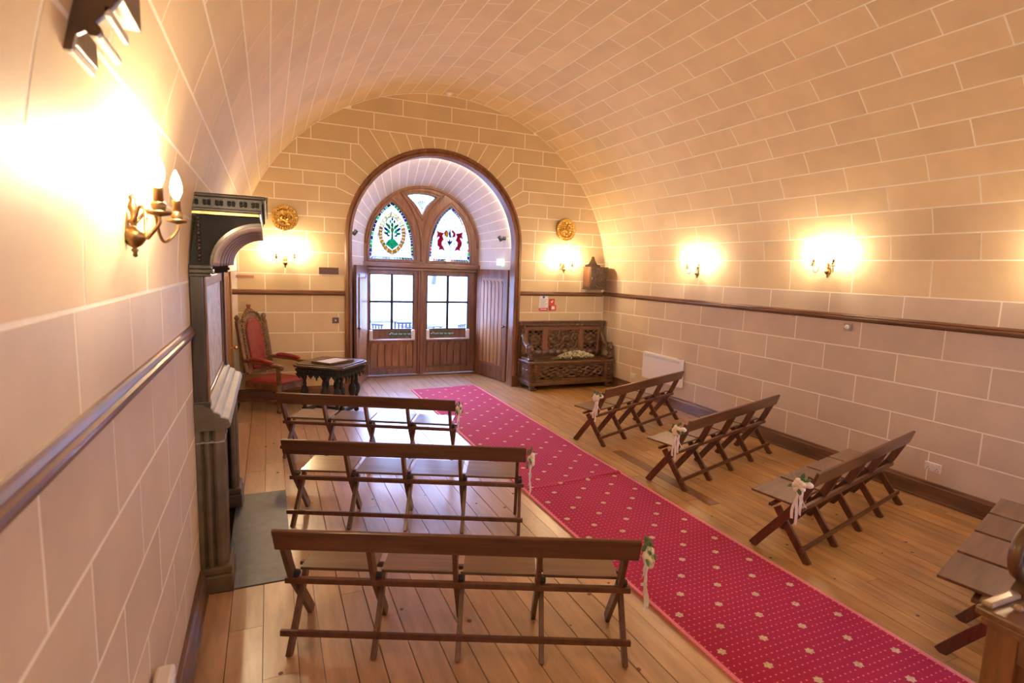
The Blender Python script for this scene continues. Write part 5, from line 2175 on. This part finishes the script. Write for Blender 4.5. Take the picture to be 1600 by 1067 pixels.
heater(XR, -1, 6.69, 7.66, .36, .805, 'white electric panel heater on the right wall behind the bench')
heater(XL, 1, 1.35, 2.27, .12, .575, 'white panel heater low on the left wall, its end at the bottom edge')


# black spotlights on the reveal
def spot(x, y, z, sgn, label):
    t = thing('spotlight', label, 'spotlight', (x, y, z), 0, 'black spotlights in the door reveal')
    MB().lathe([(.03, 0), (.034, .006), (.034, .05), (.03, .056)], (0, 0, 0), 14, 'X').build('base', BLACKP, t, smooth=True).scale = (-sgn, 1, 1)
    MB().tube([(-sgn*.05, 0, 0), (-sgn*.085, 0, -.006)], .008, 8).build('stem', BLACKP, t)
    d = Vector((-sgn*.5, -.1, .75)).normalized()
    c = Vector((-sgn*.11, 0, -.01))
    MB().tube([c-d*.045, c+d*.045, c+d*.05], [.030, .034, .030], 14).build('head', BLACKP, t, smooth=True)
    return t


sl = rev(.0, .35)
spot(1.21, 9.55, 2.635, -1, 'black spotlight on the left of the door reveal beside the fanlight')
spot(4.02, 9.55, 2.675, 1, 'black spotlight on the right of the door reveal beside the fanlight')
ex = thing('emergency_light', 'white emergency light box above the right shutter door', 'light', (4.03, 9.62, 2.235))
MB().box(-.13, .0, -.05, .05, -.055, .06).build('diffuser', mat('lit_diffuser', (.95, .95, .95), .4, emis=(.95, 1.0, 1.0), es=1.2), ex, bevel=.012)
MB().box(.0, .02, -.06, .06, -.06, .065).build('back', WHITEP, ex)
MB().box(-.05, -.02, -.052, -.045, -.068, -.055).build('indicator', mat('green_led', (.1, .9, .3), .4, emis=(.1, 1, .35), es=2.), ex)

# ceiling fittings
sm1 = thing('smoke_detector', 'round white smoke detector where the vault meets the far wall', 'detector', (2.70, 8.93, ZC+VB))
MB().lathe([(.05, .0), (.05, -.02), (.04, -.03), (.036, -.05), (.03, -.055), (.001, -.056)], (0, 0, 0), 16).build('body', WHITEP, sm1, smooth=True)
sm2 = thing('ceiling_rose_cap', 'flat round cap in the vault before the smoke detector', 'cap', (2.70, 8.2, ZC+VB))
MB().lathe([(.06, .0), (.06, -.008), (.045, -.014), (.001, -.015)], (0, 0, 0), 18).build('cap', mat('cap_beige', (.72, .55, .38), .5), sm2, smooth=True)

# ------------------------------------------------------------------ lectern, lower right
le = thing('carved_lectern', 'carved brown wooden lectern with scrolled top at the lower right', 'lectern', (2.55, .70, 0))
ol_ = (2.55, .70, 0)
LX0, LX1, LY0, LY1 = 2.27, 3.0, .42, .96
MB(ol_).box(LX0+.03, LX1-.03, LY0+.03, LY1-.03, .02, .95).build('body', OAK, le)
MB(ol_).box(LX0, LX1, LY0, LY1, 0, .09).build('plinth', OAK, le, bevel=.01)
for y0, y1 in ((LY1-.09, LY1), (LY0, LY0+.09)):
    MB(ol_).box(LX0, LX0+.04, y0, y1, .09, .93).build('corner_post', OAK, le, bevel=.006)
MB(ol_).box(LX0+.002, LX0+.035, LY0+.09, LY1-.09, .84, .93).box(LX0+.002, LX0+.035, LY0+.09, LY1-.09, .09, .2).box(LX0+.002, LX0+.035, LY0+.09, LY1-.09, .56, .63).build('panel_rail', OAKY, le, bevel=.006)
MB(ol_).box(LX0-.03, LX1+.03, LY0-.03, LY1+.03, .965, .995).box(LX0-.015, LX1+.015, LY0-.015, LY1+.015, .93, .965).build('cornice', OAKH, le, bevel=.008)
MB(ol_).obox((2.62, LY1+.005, 1.003), (.36, 0, 0), (0, .018, 0), (0, 0, .010)).ball((2.34, LY1-.05, 1.005), .014, 10, 6).ball((2.38, LY1-.06, 1.005), .012, 10, 6).build('book_ledge', mat('ledge_highlight_tone', (.34, .22, .13), .3, coat=.5), le, bevel=.008)  # ledge coloured paler to paint in the highlight along its edge
# scrolled crest
sc_ = MB(ol_)
cxs, czs = 2.50, 1.15
P = []
for i in range(46):
    a = i/45*2.3*2*PI
    r_ = .012+.115*(i/45)
    P.append((cxs-r_*cos(a), LY1+.0, czs+r_*.85*sin(a)))
sc_.tube(P, [.012+.012*(i/45) for i in range(46)], 8)
sc_.build('scroll', DARKW, le, smooth=True)
MB(ol_).lathe([(.001, -.010), (.105, -.008), (.105, .008), (.001, .010)], (cxs, LY1, czs), 24, 'Y').build('scroll_web', DARKW, le, smooth=False)
MB(ol_).prism(smooth_poly([(2.44, 1.02), (2.48, 1.05), (2.52, 1.04), (2.56, 1.02)])+[(2.56, 1.0), (2.44, 1.0)], lambda u, v, d: (u, d, v), LY1-.02, LY1+.02).build('scroll_tail', DARKW, le)

# ------------------------------------------------------------------ carved bracket at the top left
bk = thing('carved_wall_bracket', 'dark carved wooden wall bracket with stepped foot high on the left wall', 'wall bracket', (XL, 1.8, 2.6))
obk = (XL, 1.8, 2.6)
KB = .87


def bpr(pts, y0, y1, name, m):
    return MB(obk).prism(pts, lambda u, v, d: (u*KB, d*KB, 2.1+(v-2.1)*KB), y0, y1).build(name, m, bk, bevel=.002)


bpr([(XL-.06, 2.578), (XL+.018, 2.578), (XL+.028, 2.615), (XL+.05, 2.63), (XL+.10, 2.685), (XL+.125, 2.72), (XL+.14, 2.95), (XL-.06, 2.95)], 1.68, 1.70, 'carved_end', DARKW)
bpr([(XL+.002, 2.578), (XL+.014, 2.578), (XL+.014, 2.60), (XL+.002, 2.60)], 1.70, 1.90, 'lower_moulding', MOULD_LIT)
oc8 = [(-.367+.017*cos(PI/8+k*PI/4), 2.630+.017*sin(PI/8+k*PI/4)) for k in range(8)]
bpr(oc8, 1.67, 1.695, 'octagonal_boss', DARKW)
bpr([(a*.8-.367*.2, b*.8+2.63*.2) for a, b in oc8], 1.695, 1.90, 'middle_moulding', MOULD_LIT)
bpr([(-.345, 2.668), (-.333, 2.668), (-.333, 2.69), (-.345, 2.69)], 1.68, 1.88, 'upper_moulding', MOULD_LIT)
bpr([(XL-.06, 2.72), (XL+.12, 2.72), (XL+.12, 2.95), (XL-.06, 2.95)], 1.70, 1.92, 'case', DARKW)
bpr([(XL-.06, 2.60), (XL+.02, 2.60), (XL+.02, 2.72), (XL-.06, 2.72)], 1.70, 1.90, 'back_board', DARKW)
